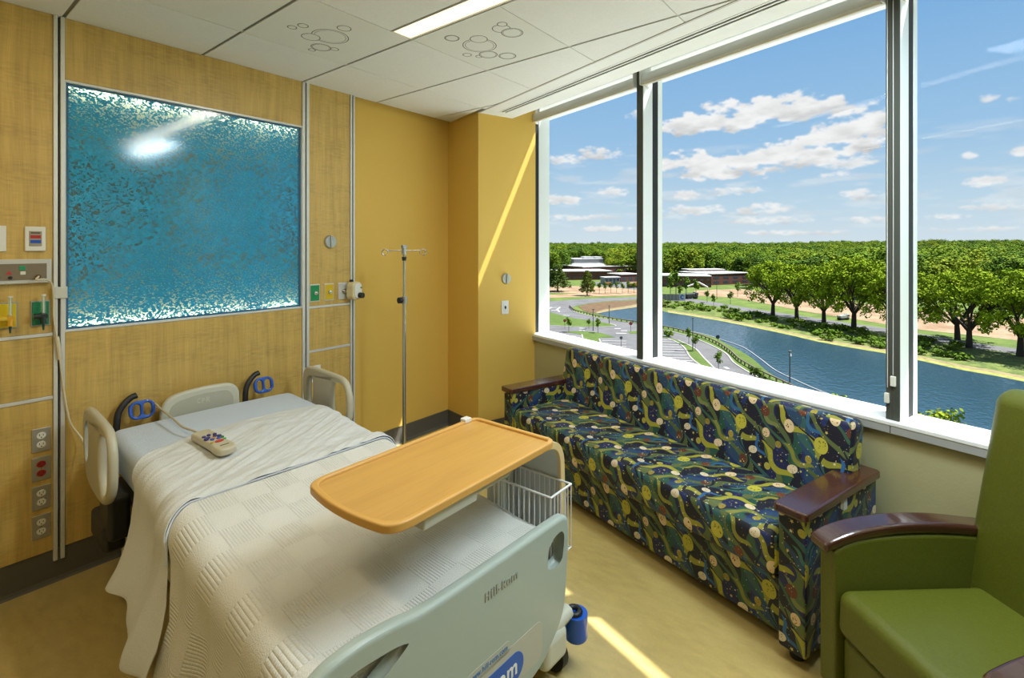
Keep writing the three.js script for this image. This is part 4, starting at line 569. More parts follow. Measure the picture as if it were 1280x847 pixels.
// ------------------------------------------------------------------ sofa
const fabricTex = canvasTex(1024, 1280, (c, W, H) => {
  c.fillStyle = '#0a0d22'; c.fillRect(0, 0, W, H);
  const r = rng(31), wrap = (f) => { for (const ox of [-W, 0, W]) for (const oy of [-H, 0, H]) { c.save(); c.translate(ox, oy); f(); c.restore(); } };
  // a ribbon that winds down the cloth and meets itself at the repeat
  const ribbon = (x0, amp, ph, w0, col, k = 1, lean = 0) => { const P = (y) => x0 + amp * Math.sin(2 * Math.PI * (y / H) * k + ph) + amp * 0.45 * Math.sin(2 * Math.PI * (y / H) * (k + 2) + ph * 2.3) + lean * y * W / H, Wd = (y) => w0 * (0.42 + 0.75 * Math.pow(0.5 + 0.5 * Math.sin(2 * Math.PI * (y / H) * (k + 1) + ph * 1.7), 1.5)); for (const ox of [-2 * W, -W, 0, W, 2 * W]) { c.fillStyle = col; c.beginPath(); for (let y = -20; y <= H + 20; y += 12) c.lineTo(P(y) + ox - Wd(y), y); for (let y = H + 20; y >= -20; y -= 12) c.lineTo(P(y) + ox + Wd(y), y); c.fill(); } };
  const blob = (x, y, rx, ry, col, rot = 0) => wrap(() => { c.translate(x, y); c.rotate(rot); c.fillStyle = col; c.beginPath(); c.ellipse(0, 0, rx, ry, 0, 0, 7); c.fill(); });
  const swoosh = (x, y, s, rot, col) => wrap(() => { c.translate(x, y); c.rotate(rot); c.scale(s, s); c.fillStyle = col; c.beginPath(); c.moveTo(-270, 20); c.bezierCurveTo(-170, -70, -90, -50, -20, 10); c.bezierCurveTo(40, 60, 120, 40, 170, -40); c.bezierCurveTo(200, -90, 250, -110, 300, -90); c.bezierCurveTo(240, -50, 220, 20, 170, 80); c.bezierCurveTo(90, 130, 0, 110, -60, 60); c.bezierCurveTo(-120, 20, -180, 10, -270, 20); c.fill(); });
  ribbon(120, 90, 0.4, 120, '#12285c'); ribbon(640, 110, 2.2, 130, '#141d4a'); ribbon(900, 80, 4.0, 90, '#1c4a3e'); ribbon(390, 100, 5.2, 100, '#203f5e', 1, 1);
  ribbon(250, 110, 1.2, 66, '#4d5c34', 1, 1); ribbon(760, 120, 3.4, 74, '#566236', 1, 1); ribbon(520, 90, 0.2, 50, '#2f5654', 1, 1); ribbon(20, 100, 2.9, 46, '#33553f', 1, 1);
  swoosh(300, 250, 0.9, 0.75, '#8f8d2e'); swoosh(800, 520, 1.0, 0.85, '#989330'); swoosh(220, 820, 0.95, 0.7, '#8c8a30'); swoosh(700, 1080, 0.95, 0.8, '#9a952f'); swoosh(560, 560, 0.7, 1.0, '#6d7440'); swoosh(960, 960, 0.75, 0.6, '#7b7c34'); swoosh(960, 180, 0.7, 0.9, '#858434'); swoosh(480, 960, 0.55, 1.2, '#26588a'); swoosh(60, 520, 0.6, 1.0, '#2a5f86'); swoosh(640, 160, 0.55, 0.7, '#37665c');
  ribbon(420, 130, 3.9, 24, '#0a0d22', 1, 1); ribbon(930, 120, 1.6, 22, '#0b0f26', 1, 1);
  const dots = (x, y, rr, col, n) => { for (let k = 0; k < n; k++) { const a = r() * 6.3, d = Math.sqrt(r()) * rr * 0.75, q = rr * (0.05 + 0.09 * r()); blob(x + Math.cos(a) * d, y + Math.sin(a) * d, q, q, col); } };
  const moon = (x, y, rx, ry, col, dc, n) => { blob(x, y, rx, ry, col, -0.3); dots(x, y, Math.min(rx, ry), dc, n); };
  moon(720, 300, 74, 90, '#b8ae3a', '#6d7026', 8); moon(205, 760, 78, 94, '#b3aa3a', '#6b6c24', 9); moon(330, 420, 58, 76, '#d9bf96', '#3a2c24', 9); moon(840, 640, 60, 80, '#d6bb92', '#3a2c24', 9); moon(560, 800, 48, 58, '#d2b58c', '#4a3528', 8); moon(930, 1130, 64, 50, '#d8c3a2', '#8a7358', 6); moon(410, 1060, 58, 46, '#cfc0a2', '#7a6a52', 6); moon(140, 130, 60, 48, '#d4c4a6', '#7a6a52', 6);
  moon(520, 540, 58, 66, '#5e2f22', '#44231b', 4); moon(985, 420, 54, 60, '#663522', '#4a281c', 4); moon(290, 1215, 52, 58, '#5c3020', '#41231a', 3); moon(730, 900, 38, 42, '#8c7a2e', '#5c5420', 4); moon(80, 960, 38, 46, '#9c8a30', '#5c5420', 4); moon(620, 1200, 40, 44, '#a59a3a', '#66621f', 5);
  for (let k = 0; k < 260; k++) { const q = 3 + 7 * r() * r(); blob(r() * W, r() * H, q, q, ['#c9b94a', '#d8c9a0', '#7f9aa0', '#8e5a40'][Math.floor(r() * 4)]); }
  for (let k = 0; k < 16; k++) { const x = r() * W, y = r() * H, q = 14 + 10 * r(), a0 = r() * 6; wrap(() => { c.fillStyle = k % 3 ? '#c8b75a' : '#d9c79c'; c.beginPath(); for (let i = 0; i < 10; i++) { const a = a0 + i * Math.PI / 5, d = i % 2 ? q * 0.42 : q; c.lineTo(x + Math.cos(a) * d, y + Math.sin(a) * d); } c.fill(); }); }
});
sized(fabricTex, 0.39, 0.4875);
{
  const fab = MP(1, 1, 1, 0.55, { map: fabricTex, sheen: 0.25, sheenRoughness: 0.6, sheenColor: lin(0.6, 0.7, 0.8) }), mahog = MP(0.055, 0.014, 0.008, 0.25, { clearcoat: 0.7, clearcoatRoughness: 0.12 }), foot = M(0.01, 0.01, 0.01, 0.6);
  // local x along the window (to the camera side), z into the room; back towards the window
  const L = 2.06, t = thing('sofa', 'long sofa in dark moon and planet patterned vinyl with wooden arm caps', 'sofa', SN(-1.97, 2.62).toArray(), winTurn), h = L / 2, D = 0.66, aw = 0.105;
  const soft = (g) => uvm(toCreasedNormals(g, 0.6));
  part(t, 'base', bx(-h + aw, h - aw, 0.045, 0.272, 0.04, D - 0.06, 0.012), fab, 'patterned front panel'); 
  const seat = new RoundedBoxGeometry(L - 2 * aw - 0.006, 0.185, 0.56, 6, 0.045); { const p = seat.attributes.position; for (let i = 0; i < p.count; i++) { const x = p.getX(i), y = p.getY(i), z = p.getZ(i); p.setY(i, y + (y > 0 ? 0.022 * Math.cos(x / (L - 0.21) * Math.PI) * Math.cos(z / 0.56 * Math.PI * 0.9) : 0)); } seat.computeVertexNormals(); }
  part(t, 'seat_cushion', uvm(seat.translate(0, 0.377, D - 0.275)), fab, 'patterned seat cushion');
  part(t, 'back_cushion', uvm(new RoundedBoxGeometry(L - 0.10, 0.50, 0.135, 5, 0.035).rotateX(-0.20).translate(0, 0.575, 0.115)), fab, 'patterned back cushion');
  part(t, 'back_frame', bx(-h + 0.05, h - 0.05, 0.06, 0.60, 0.012, 0.07, 0.01), fab);
  for (const sx of [-1, 1]) {
    const x0 = sx < 0 ? -h : h - aw, x1 = x0 + aw;
    part(t, 'arm', bx(x0, x1, 0.045, 0.572, 0.03, D, 0.012), fab, 'patterned arm side'); 
    const s = roundRect(x0 - 0.012, x1 + 0.012, 0.012, D + 0.02, 0.02);
    part(t, 'arm_cap', extr(s, 0.034, 0.008, 3).rotateX(Math.PI / 2).translate(0, 0.604, 0), mahog, 'dark mahogany arm cap');
    for (const z of [0.07, D - 0.06]) part(t, 'foot', cyl(0.026, 0.032, 0.05, sx * (h - 0.06), 0, z, 18), foot);
  }
  part(t, 'arm_tag', bx(h - 0.0005, h + 0.0012, 0.52, 0.562, D - 0.34, D - 0.31), M(0.7, 0.7, 0.66, 0.5), 'small white tag');
}
// ------------------------------------------------------------------ recliner
{
  const vin = sized(tex(512, 512, (u, v) => { const f = vnoise(u * 170, v * 170, 170, 170), g = vnoise(u * 60 + 3, v * 60, 60, 60), sp = sstep(0.80, 0.93, vnoise(u * 120 + 7, v * 120, 120, 120)), s = 0.82 + 0.14 * (f - 0.5) + 0.12 * (g - 0.5); return [s + 0.16 * sp, s + 0.13 * sp, s + 0.05 * sp]; }), 0.32);
  const green = MP(0.105, 0.118, 0.008, 0.42, { map: vin, sheen: 0.1, sheenColor: lin(0.5, 0.6, 0.2), bumpMap: sized(vin.clone(), 0.32), bumpScale: 0.0008 }), mahog = MP(0.045, 0.012, 0.008, 0.22, { clearcoat: 0.8, clearcoatRoughness: 0.1 });
  const F = V(-0.694, 0, -0.72), t = thing('recliner', 'olive green vinyl recliner with curved dark wooden armrests', 'armchair', [1.878, 0, -0.030], Math.atan2(F.x, F.z));
  // local z forwards from the front edge (0), x across
  const seat = new RoundedBoxGeometry(0.525, 0.16, 0.60, 6, 0.042); { const p = seat.attributes.position; for (let i = 0; i < p.count; i++) { const y = p.getY(i); if (y > 0) p.setY(i, y + 0.014 * Math.cos(p.getX(i) / 0.53 * Math.PI) * Math.cos(p.getZ(i) / 0.6 * Math.PI)); } seat.computeVertexNormals(); }
  part(t, 'seat_cushion', uvm(seat.rotateX(-0.04).translate(0, 0.325, -0.300)), green); part(t, 'front_panel', bx(-0.26, 0.26, 0.07, 0.242, -0.07, -0.03, 0.012), green); part(t, 'body', bx(-0.26, 0.26, 0.07, 0.26, -0.66, -0.06, 0.01), green);
  for (const sx of [-1, 1]) {
    const side = new THREE.Shape(); side.moveTo(0, 0.05); side.lineTo(0, 0.53); side.quadraticCurveTo(-0.02, 0.555, -0.10, 0.57); side.quadraticCurveTo(-0.30, 0.59, -0.58, 0.555); side.lineTo(-0.68, 0.54); side.lineTo(-0.68, 0.05);
    part(t, 'arm', uvm(extr(side, 0.075, 0.012, 3).rotateY(-Math.PI / 2).translate(sx * 0.30 + 0.0375, 0, 0)), green);
    const up = [[0.03, 0.556], [0.0, 0.574], [-0.10, 0.602], [-0.25, 0.616], [-0.42, 0.610], [-0.58, 0.588], [-0.66, 0.572]], dn = up.map(([z, y]) => [z, y - 0.036]).reverse(); dn[dn.length - 1] = [0.028, 0.530];
    part(t, 'armrest', extr(smoothShape([...up, ...dn], THREE.Shape, 5), 0.088, 0.012, 4).rotateY(-Math.PI / 2).translate(sx * 0.305 + 0.044, 0, 0), mahog, 'dark wooden armrest');
    for (const z of [-0.05, -0.6]) part(t, 'foot', cyl(0.022, 0.028, 0.06, sx * 0.27, 0, z, 16), black);
  }
  // back: tapering upwards, rounded, leaning back
  const bk = new RoundedBoxGeometry(0.64, 0.82, 0.15, 8, 0.06); { const p = bk.attributes.position; for (let i = 0; i < p.count; i++) { const y = p.getY(i), k = clamp((y + 0.25) / 0.66); p.setX(i, p.getX(i) * (1 - 0.14 * k)); p.setZ(i, p.getZ(i) + 0.015 * Math.cos(y * 6) * (p.getZ(i) > 0 ? 1 : 0)); } bk.computeVertexNormals(); }
  part(t, 'backrest', uvm(bk.rotateX(-0.13).translate(0, 0.685, -0.63)), green);
}

// ------------------------------------------------------------------ outside, at street level
const noiseMap = (seed, a, b, c0, c1, size, oct = 4) => sized(tex(512, 512, (u, v) => { const n = fbm(u * a + seed, v * a + seed, oct, a, a), m = vnoise(u * b, v * b, b, b), t = clamp(0.5 + 1.6 * (n - 0.5) + 0.5 * (m - 0.5)); return [0, 1, 2].map((k) => lerp(c0[k], c1[k], t)); }), size);
const grassM = M(1, 1, 1, 0.95, { map: noiseMap(0, 8, 128, [0.0504, 0.0896, 0.00672], [0.112, 0.162, 0.0168], 30) });
const lawnM = M(1, 1, 1, 0.95, { map: noiseMap(0, 8, 128, [0.0476, 0.0868, 0.00672], [0.0784, 0.126, 0.0123], 14) });
const scrubM = M(1, 1, 1, 0.95, { map: noiseMap(0, 16, 128, [0.0392, 0.0728, 0.0084], [0.146, 0.179, 0.028], 24) });
const earthM = M(1, 1, 1, 0.95, { map: noiseMap(0, 8, 96, [0.19, 0.112, 0.056], [0.325, 0.235, 0.146], 40) });
const bankM = M(1, 1, 1, 0.95, { map: noiseMap(0, 12, 96, [0.0784, 0.0448, 0.0196], [0.134, 0.0784, 0.0336], 12) });
const algaeM = M(1, 1, 1, 0.9, { map: noiseMap(0, 16, 128, [0.146, 0.168, 0.0224], [0.291, 0.28, 0.0672], 14) });
const sandM = M(1, 1, 1, 0.95, { map: noiseMap(0, 16, 128, [0.146, 0.123, 0.0504], [0.258, 0.202, 0.101], 12) });
const asphM = M(1, 1, 1, 0.9, { map: noiseMap(0, 6, 160, [0.0896, 0.0896, 0.0924], [0.132, 0.132, 0.134], 18) });
const paleM = M(0.33, 0.32, 0.30, 0.9), lineM = M(0.5, 0.5, 0.49, 0.8);
const waterM = MP(0.02, 0.05, 0.075, 0.15, { bumpMap: sized(tex(512, 512, (u, v) => grey(fbm(u * 24, v * 40, 4, 24, 40))), 26), bumpScale: 0.14, ior: 1.33 });
let layer = 0;
function areaGeo(pts, y) { const s = shapeOf(pts.map(([a, b]) => { const p = atLevel(a, b, GROUND); return [p.x, -p.z]; })); return uvm(new THREE.ShapeGeometry(s).rotateX(-Math.PI / 2).translate(0, y, 0)); }
function area(name, label, pts, mat, up, kind = 'structure') { const m = part(scene, numbered(name), areaGeo(pts, GROUND + up), mat); return mark(m, label, null, null, kind); }
const strip = (line, w, y, close = false) => { // ribbon of width w along ground points
  const P = [], I = []; line.forEach((p, i) => { const a = line[Math.max(0, i - 1)], b = line[Math.min(line.length - 1, i + 1)], d = V(b.x - a.x, 0, b.z - a.z).normalize(); P.push(p.x - d.z * w / 2, y, p.z + d.x * w / 2, p.x + d.z * w / 2, y, p.z - d.x * w / 2); if (i) { const k = i * 2; I.push(k - 2, k - 1, k, k - 1, k + 1, k); } });
  const g = new THREE.BufferGeometry(); g.setAttribute('position', new THREE.Float32BufferAttribute(P, 3)); g.setIndex(I); g.computeVertexNormals(); const n = g.attributes.normal; if (n.getY(0) < 0) { g.setIndex(I.reverse()); g.computeVertexNormals(); } return uvm(g);
};
const curveOf = (pts, n) => new THREE.CatmullRomCurve3(pts.map(([a, b]) => atLevel(a, b)), false, 'centripetal').getSpacedPoints(n);

{ const g = part(scene, 'ground', uvm(new THREE.CircleGeometry(5200, 64).rotateX(-Math.PI / 2).translate(0, GROUND - 0.05, 0)), grassM); mark(g, 'open grassland far below the window', null, null, 'structure'); }
const farShore = [[747, 391.5], [766, 388], [797, 383.8], [815, 384.5], [835, 390.4], [865, 395], [901, 401], [936, 408], [970, 415], [993, 420], [1020, 426.5], [1052, 432.5], [1106, 441.5], [1152, 451], [1203, 462.5], [1246, 470], [1280, 477], [1400, 503], [1750, 585]];
const nearShore = [[747, 392.2], [760, 396], [776, 399.2], [797, 403], [835, 409], [865, 414], [896, 422], [903, 427], [925, 438], [940, 447.5], [960, 465], [980, 477], [1000, 487.5], [1020, 494], [1100, 520], [1200, 556], [1300, 604], [1500, 700]];
const rdLow = [[797, 374], [858, 376.5], [896, 382.5], [931, 389], [970, 395], [1017, 402], [1073, 411], [1107, 416], [1152, 424], [1214, 434.5], [1271, 442], [1400, 462], [1700, 512]], rdUp = [[797, 371], [858, 372.5], [896, 378], [931, 384], [970, 390], [1017, 397], [1073, 405.3], [1107, 410], [1152, 417.5], [1214, 428], [1271, 435.5], [1400, 454], [1700, 500]];
const raise = (l, d) => l.map(([x, y]) => [x, y - d * (0.6 + (y - 380) / 90)]);
area('river_bank', 'overgrown green bank across the river', [...rdLow, ...farShore.slice(2).reverse()], scrubM, 0.0);
area('bank_shore', 'sandy foot of the far river bank', [...raise(farShore.slice(4), 4.2), ...farShore.slice(4).reverse()], sandM, 0.02);
area('bank_shore', 'yellow-green algae fringe along the far river bank', [...raise(farShore.slice(4), 2.1), ...farShore.slice(4).reverse()], algaeM, 0.04);
area('bare_field', 'bare sandy building ground behind the elm trees', [[868, 363], [925, 361], [1000, 370], [1110, 383], [1280, 398], [1400, 412], [1500, 440], [1400, 440], [1280, 426], [1152, 412], [1000, 388], [920, 372], [868, 369]], earthM, 0.0);
area('bare_field', 'pale verge beside the upper road', [[676, 369], [735, 366], [797, 366], [797, 369], [735, 370.5], [676, 372.5]], earthM, 0.02);
area('bare_field', 'tan ground and grass before the brick building', [[640, 357], [735, 357.5], [800, 361], [800, 367], [735, 366.5], [640, 365]], earthM, 0.0);
area('road', 'grey car park before the brick building', [[742, 352.2], [800, 350.6], [800, 362.6], [770, 359], [742, 356]], asphM, 0.03);
area('river', 'blue-grey river below the window', [...farShore, ...nearShore.slice(1).reverse()], waterM, 0.03);
area('cove_bank', 'brown rip-rap slope round the cove', [[723, 383], [736, 379.4], [760, 376.8], [797, 375.2], [836, 377], [836, 384], [815, 384.5], [797, 380], [787, 382.4], [755, 387.4], [747, 391.5], [738, 390.5], [729, 388]], bankM, 0.05);
area('cove_bank', 'pale stones along the cove shore', [[744, 390.4], [755, 387], [787, 382], [797, 379.6], [797, 383.8], [766, 388], [747, 391.8]], sandM, 0.07);
area('road', 'grey asphalt road and parking below', [[400, 380], [676, 377], [700, 375.5], [744, 372.6], [797, 370.8], [836, 371.4], [836, 374.6], [797, 374.2], [760, 376], [736, 378.8], [720, 382], [714, 385], [718, 389.4], [733, 393.4], [748, 397], [776, 401.4], [797, 404], [835, 412.5], [860, 419], [877, 425.5], [895, 434], [908, 442], [917.5, 453], [930, 461.5], [944.5, 469.7], [966, 479.5], [1020, 500], [1100, 540], [1300, 640], [1300, 900], [300, 900], [300, 480]], asphM, 0.0);
area('road', 'grey road along the far river bank behind the trees', [...rdUp, ...rdLow.slice().reverse()], asphM, 0.02);
area('lawn', 'lawn strip between guard rail and river', [[797, 403.2], [835, 409], [865, 414], [896, 422], [903, 427], [925, 438], [940, 447.5], [960, 465], [980, 477], [1000, 487.5], [1040, 505], [1020, 500], [966, 479.3], [944.5, 469.7], [930, 461.5], [917.5, 453.2], [908, 442], [895, 434.3], [877, 426], [859.5, 419.6], [835, 413], [797, 404.4]], lawnM, 0.04);
area('lawn', 'large lawn and pointed grass island by the junction', [[560, 384], [676, 383], [690, 391], [715, 397.2], [760, 404], [770, 407], [760, 408], [716, 408], [676, 405.5], [560, 404]], lawnM, 0.05);
area('lawn', 'grass island between the two parking bays', [[702, 414.6], [719, 413.8], [738, 414.6], [751, 416], [770, 421.5], [751, 422], [749, 423.5], [752, 431], [755, 440], [735, 436], [729.5, 425.7], [727.4, 417.9], [714.6, 416]], lawnM, 0.05);
area('lawn', 'curved grass island beside the parking rows', [[834.7, 421.3], [847.7, 425.5], [862, 432], [870, 436.7], [879.6, 447.3], [897, 464.4], [915, 482], [900, 480], [882, 461.5], [864, 447.3], [854.8, 433.7], [845, 427], [834.7, 422.6], [815, 419]], lawnM, 0.05);
area('lawn', 'small grass tip by the stop sign', [[785, 414.6], [797, 413.6], [815, 415], [835, 418], [815, 419], [797, 416.8], [788, 417]], lawnM, 0.05);
{
  const curbs = [[[834.7, 422.8], [845, 427.2], [854.8, 433.9], [864, 447.5], [882, 461.7], [900, 480.4]], [[847.7, 425.3], [862, 431.8], [870, 436.5], [879.6, 447.1], [897, 464.2], [915, 482]], [[835, 413.2], [859.5, 419.8], [877, 426.2], [895, 434.5], [908, 442.2], [917.5, 453.4], [930, 461.7], [944.5, 469.9], [966, 479.6]], [[727.4, 418], [729.5, 425.8], [735, 436]], [[749, 423.5], [752, 431], [755, 440]], [[676, 405.7], [716, 408.2], [760, 408.2], [770, 407.1], [760, 404]], [[714, 385.2], [718, 389.6], [733, 393.6], [748, 397.2], [776, 401.6], [797, 404.2]]];
  curbs.forEach((c) => { const m = part(scene, numbered('kerb'), strip(curveOf(c, 40), 0.35, GROUND + 0.12), paleM); mark(m, 'pale concrete kerb', null, null, 'structure'); });
  const pk = struct('parking_markings', 'white parking bay lines'); const seg = (x0, y0, x1, y1, w) => part(pk, 'line', strip([atLevel(x0, y0), atLevel(x1, y1)], w, GROUND + 0.06), lineM);
  [[424.8, 840.6], [427.4, 846], [430.8, 850], [433.8, 853], [437, 855.4], [440.3, 857], [443.8, 859.5], [447.5, 862.5], [451, 866.6], [454.8, 871.3], [458.7, 877], [462.8, 884]].forEach(([y, x]) => seg(806, y - 1.2, x - 0.8, y, 0.32));
  for (const y of [425.7, 428.9, 432.4, 436, 440]) seg(752.5, y, 783, y + 0.6, 0.3); for (const y of [419.6, 422.2, 425]) seg(700, y, 727, y + 0.6, 0.3);
  for (const [a, b, c, d] of [[684, 387, 689, 384], [689, 384.6, 696, 384.3], [689, 388, 697, 387.6], [696.5, 386.5, 700, 384], [696.5, 386.5, 699, 389.6], [704, 394, 712, 394.4], [724, 410, 731, 410.4], [724, 413, 731, 413.3], [768, 410.5, 776, 410.7], [776, 413.3, 784, 413.4], [770, 416.5, 783, 416.6], [906, 458.6, 910.5, 461]]) seg(a, b, c, d, 0.7);
}
// guard rail along the river
{
  const line = curveOf([[712, 383.5], [714.5, 386], [720, 389.5], [733.8, 393], [748.6, 396.8], [762.5, 399], [777, 401.6], [795.4, 403.8], [835, 411.2], [853.6, 415.4], [877, 422], [896, 430], [912.6, 441], [924.5, 452], [936, 459.2], [948, 466], [957, 470.5], [980, 481], [1000, 490.5], [1020, 497], [1060, 514]], 130);
  const t = thing('guard_rail', 'long dark timber guard rail curving along the river road', 'guard rail', [line[0].x, GROUND, line[0].z]), o = line[0], mt = M(0.09, 0.07, 0.05, 0.8);
  part(t, 'rail', new THREE.TubeGeometry(new THREE.CatmullRomCurve3(line.map((p) => V(p.x - o.x, 0.72, p.z - o.z))), 260, 0.17, 6), M(0.16, 0.13, 0.09, 0.8));
  line.forEach((p, i) => { if (i % 2 === 0) part(t, 'post', bx(p.x - o.x - 0.13, p.x - o.x + 0.13, 0, 0.85, p.z - o.z - 0.13, p.z - o.z + 0.13), mt); });
  const bl = curveOf([[865, 415], [880, 418], [898.5, 423.7], [928, 434], [948, 447], [970, 463.5], [988, 472.5], [1043.6, 495.7], [1106, 512], [1180, 540]], 80), b0 = bl[0];
  const boom = thing('floating_boom', 'thin white floating boom on the river along the near shore', 'boom', [b0.x, GROUND + 0.03, b0.z]); part(boom, 'float_line', new THREE.TubeGeometry(new THREE.CatmullRomCurve3(bl.map((p) => V(p.x - b0.x, 0.06, p.z - b0.z))), 160, 0.13, 6), M(0.42, 0.43, 0.43, 0.6));
}
// poles and signs
{
  const dk = M(0.05, 0.06, 0.06, 0.6);
  const pole = (px, py, h, label, extra) => { const p = atLevel(px, py), t = thing('lamp_post', label, 'lamp post', [p.x, GROUND, p.z], 0, 'lamp posts outside'); part(t, 'post', bar([0, 0, 0], [0, h, 0], 0.13, 0.09, 10), dk); part(t, 'lamp_head', bx(-0.25, 0.75, h - 0.1, h + 0.12, -0.2, 0.2, 0.05), dk); if (extra) extra(t, h); };
  pole(741.4, 413.5, 6.6, 'lamp post on the grass island between the parking bays'); pole(866, 438, 8.1, 'lamp post on the curved grass island'); pole(761.5, 404.5, 6, 'lamp post by the cove guard rail'); pole(896, 374, 13, 'tall lamp post in front of the brick building');
  pole(987.3, 484, 6.6, 'lamp post with a white pennant on the river bank', (t, h) => part(t, 'pennant', extr(shapeOf([[0.1, h], [1.5, h - 0.95], [0.9, h - 1.15], [0.15, h - 0.7]]), 0.05), M(0.5, 0.5, 0.52, 0.7), 'white pennant'));
  const sign = (px, py, h, label, col, r, cat = 'street sign') => { const p = atLevel(px, py), t = thing('street_sign', label, cat, [p.x, GROUND, p.z], YAW - Math.PI / 2 + Math.PI); part(t, 'post', bar([0, 0, 0], [0, h, 0], 0.06, 0.06, 8), dk); part(t, 'sign_plate', new THREE.CylinderGeometry(r, r, 0.08, 8).rotateX(Math.PI / 2).translate(0, h, 0.06), col); };
  sign(788.5, 414.5, 2.5, 'red stop sign on the small grass tip', M(0.4, 0.02, 0.03, 0.5), 0.55); sign(706, 411, 2.6, 'red stop sign on the lawn edge', M(0.4, 0.03, 0.04, 0.5), 0.5); sign(776.5, 436.5, 2.9, 'dark sign post between the parking rows', M(0.10, 0.11, 0.12, 0.5), 0.4); sign(897.3, 428.5, 1.6, 'small black board by the guard rail', M(0.03, 0.035, 0.04, 0.5), 0.55);
}
// trees: trunk, limbs and a crown of leaf patches
function leaves(seed, clumps, size, up = 0.35) {
  const r = rng(seed), P = [], N = [], C = [], I = []; let k = 0; const d = V(0, 0, 0), a = V(0, 0, 0), b = V(0, 0, 0), n = V(0, 0, 0);
  for (const { c, rad, count, flat = 1 } of clumps) for (let i = 0; i < count; i++) {
    do d.set(r() * 2 - 1, r() * 2 - 1, r() * 2 - 1); while (d.lengthSq() > 1 || d.lengthSq() < 0.05); d.normalize().multiplyScalar(Math.pow(r(), 0.4));
    const x = c[0] + d.x * rad, y = c[1] + d.y * rad * flat, z = c[2] + d.z * rad, s = size * (0.6 + 0.8 * r());
    n.copy(d).add(V(r() - 0.5, r() - 0.5 + up, r() - 0.5).multiplyScalar(1.3)).normalize(); a.set(r() - 0.5, r() - 0.5, r() - 0.5).cross(n).normalize(); b.crossVectors(n, a);
    const t = 0.72 + 0.5 * r(), warmT = 0.9 + 0.25 * r();
    for (const [u, v] of [[-1, -0.6], [1, -0.5], [0.8, 0.7], [-0.7, 0.6]]) { P.push(x + (a.x * u + b.x * v) * s, y + (a.y * u + b.y * v) * s, z + (a.z * u + b.z * v) * s); N.push(n.x, n.y, n.z); C.push(t * warmT, t, t * 0.8); }
    I.push(k, k + 1, k + 2, k, k + 2, k + 3); k += 4;
  }
  const g = new THREE.BufferGeometry(); g.setAttribute('position', new THREE.Float32BufferAttribute(P, 3)); g.setAttribute('normal', new THREE.Float32BufferAttribute(N, 3)); g.setAttribute('color', new THREE.Float32BufferAttribute(C, 3)); g.setIndex(I); return g;
}
const leafM = (r, g, b) => new THREE.MeshPhysicalMaterial({ color: lin(r, g, b), roughness: 0.9, vertexColors: true, side: THREE.DoubleSide, specularIntensity: 0.2 });
const barkM = M(0.035, 0.028, 0.020, 0.9), elmLeaf = leafM(0.19, 0.275, 0.012), pineLeaf = leafM(0.056, 0.0952, 0.0168), youngLeaf = leafM(0.084, 0.151, 0.0168), bushLeaf = leafM(0.0952, 0.168, 0.0168);
const forestTones = [[0.05, 0.1, 0.012], [0.08, 0.148, 0.013], [0.107, 0.18, 0.013], [0.14, 0.212, 0.016], [0.18, 0.235, 0.02]].map((c) => leafM(...c));
function elmGeo(seed) { // vase-shaped: limbs rise and spread from a short trunk, height 1 unit = 1 m, 20 m tall
  const r = rng(seed), wood = [bar([0, -0.3, 0], [0.1, 4.2, 0.1], 0.75, 0.55, 9)], clumps = [];
  for (let k = 0; k < 7; k++) {
    const a = k / 7 * 6.283 + r() * 0.6, sp = 2.6 + r() * 1.4, p1 = V(Math.cos(a) * sp, 8 + r() * 1.5, Math.sin(a) * sp), sp2 = 5.4 + r() * 2.6, p2 = V(Math.cos(a + 0.2) * sp2, 12.5 + r() * 2, Math.sin(a + 0.2) * sp2);
    wood.push(bar([0.1, 3.9, 0.1], p1, 0.36, 0.24, 7), bar(p1, p2, 0.24, 0.10, 6)); const p3 = p1.clone().add(V(Math.cos(a - 0.7) * 3.5, 4.4, Math.sin(a - 0.7) * 3.5)); wood.push(bar(p1, p3, 0.2, 0.07, 6));
    for (const p of [p2, p3]) for (let q = 0; q < 4; q++) clumps.push({ c: [p.x + (r() - 0.5) * 4.2, p.y + (r() - 0.4) * 3.4, p.z + (r() - 0.5) * 4.2], rad: 1.7 + r() * 0.9, count: 80, flat: 0.7 });
    for (let q = 0; q < 4; q++) { const aa = a + (r() - 0.5), rr = 6 + r() * 3.6; clumps.push({ c: [Math.cos(aa) * rr, 5.8 + r() * 5.5, Math.sin(aa) * rr], rad: 1.4 + r() * 0.7, count: 60, flat: 0.75 }); }
  }
  for (let q = 0; q < 22; q++) { const a = r() * 6.283, d = Math.sqrt(r()) * 6.4; clumps.push({ c: [Math.cos(a) * d, 17.6 - d * d * 0.07 + r() * 1.4, Math.sin(a) * d], rad: 1.8, count: 80, flat: 0.6 }); }
  return { wood: merged(wood), crown: leaves(seed + 1, clumps, 0.26) };
}
function youngGeo(seed) { const r = rng(seed), cl = []; for (let q = 0; q < 12; q++) { const a = r() * 6.283, d = r() * 0.7; cl.push({ c: [Math.cos(a) * d, 2.2 + r() * 2.0, Math.sin(a) * d], rad: 0.55, count: 22 }); } return { wood: bar([0, 0, 0], [0, 3.2, 0], 0.07, 0.04, 7), crown: leaves(seed + 3, cl, 0.16) }; }
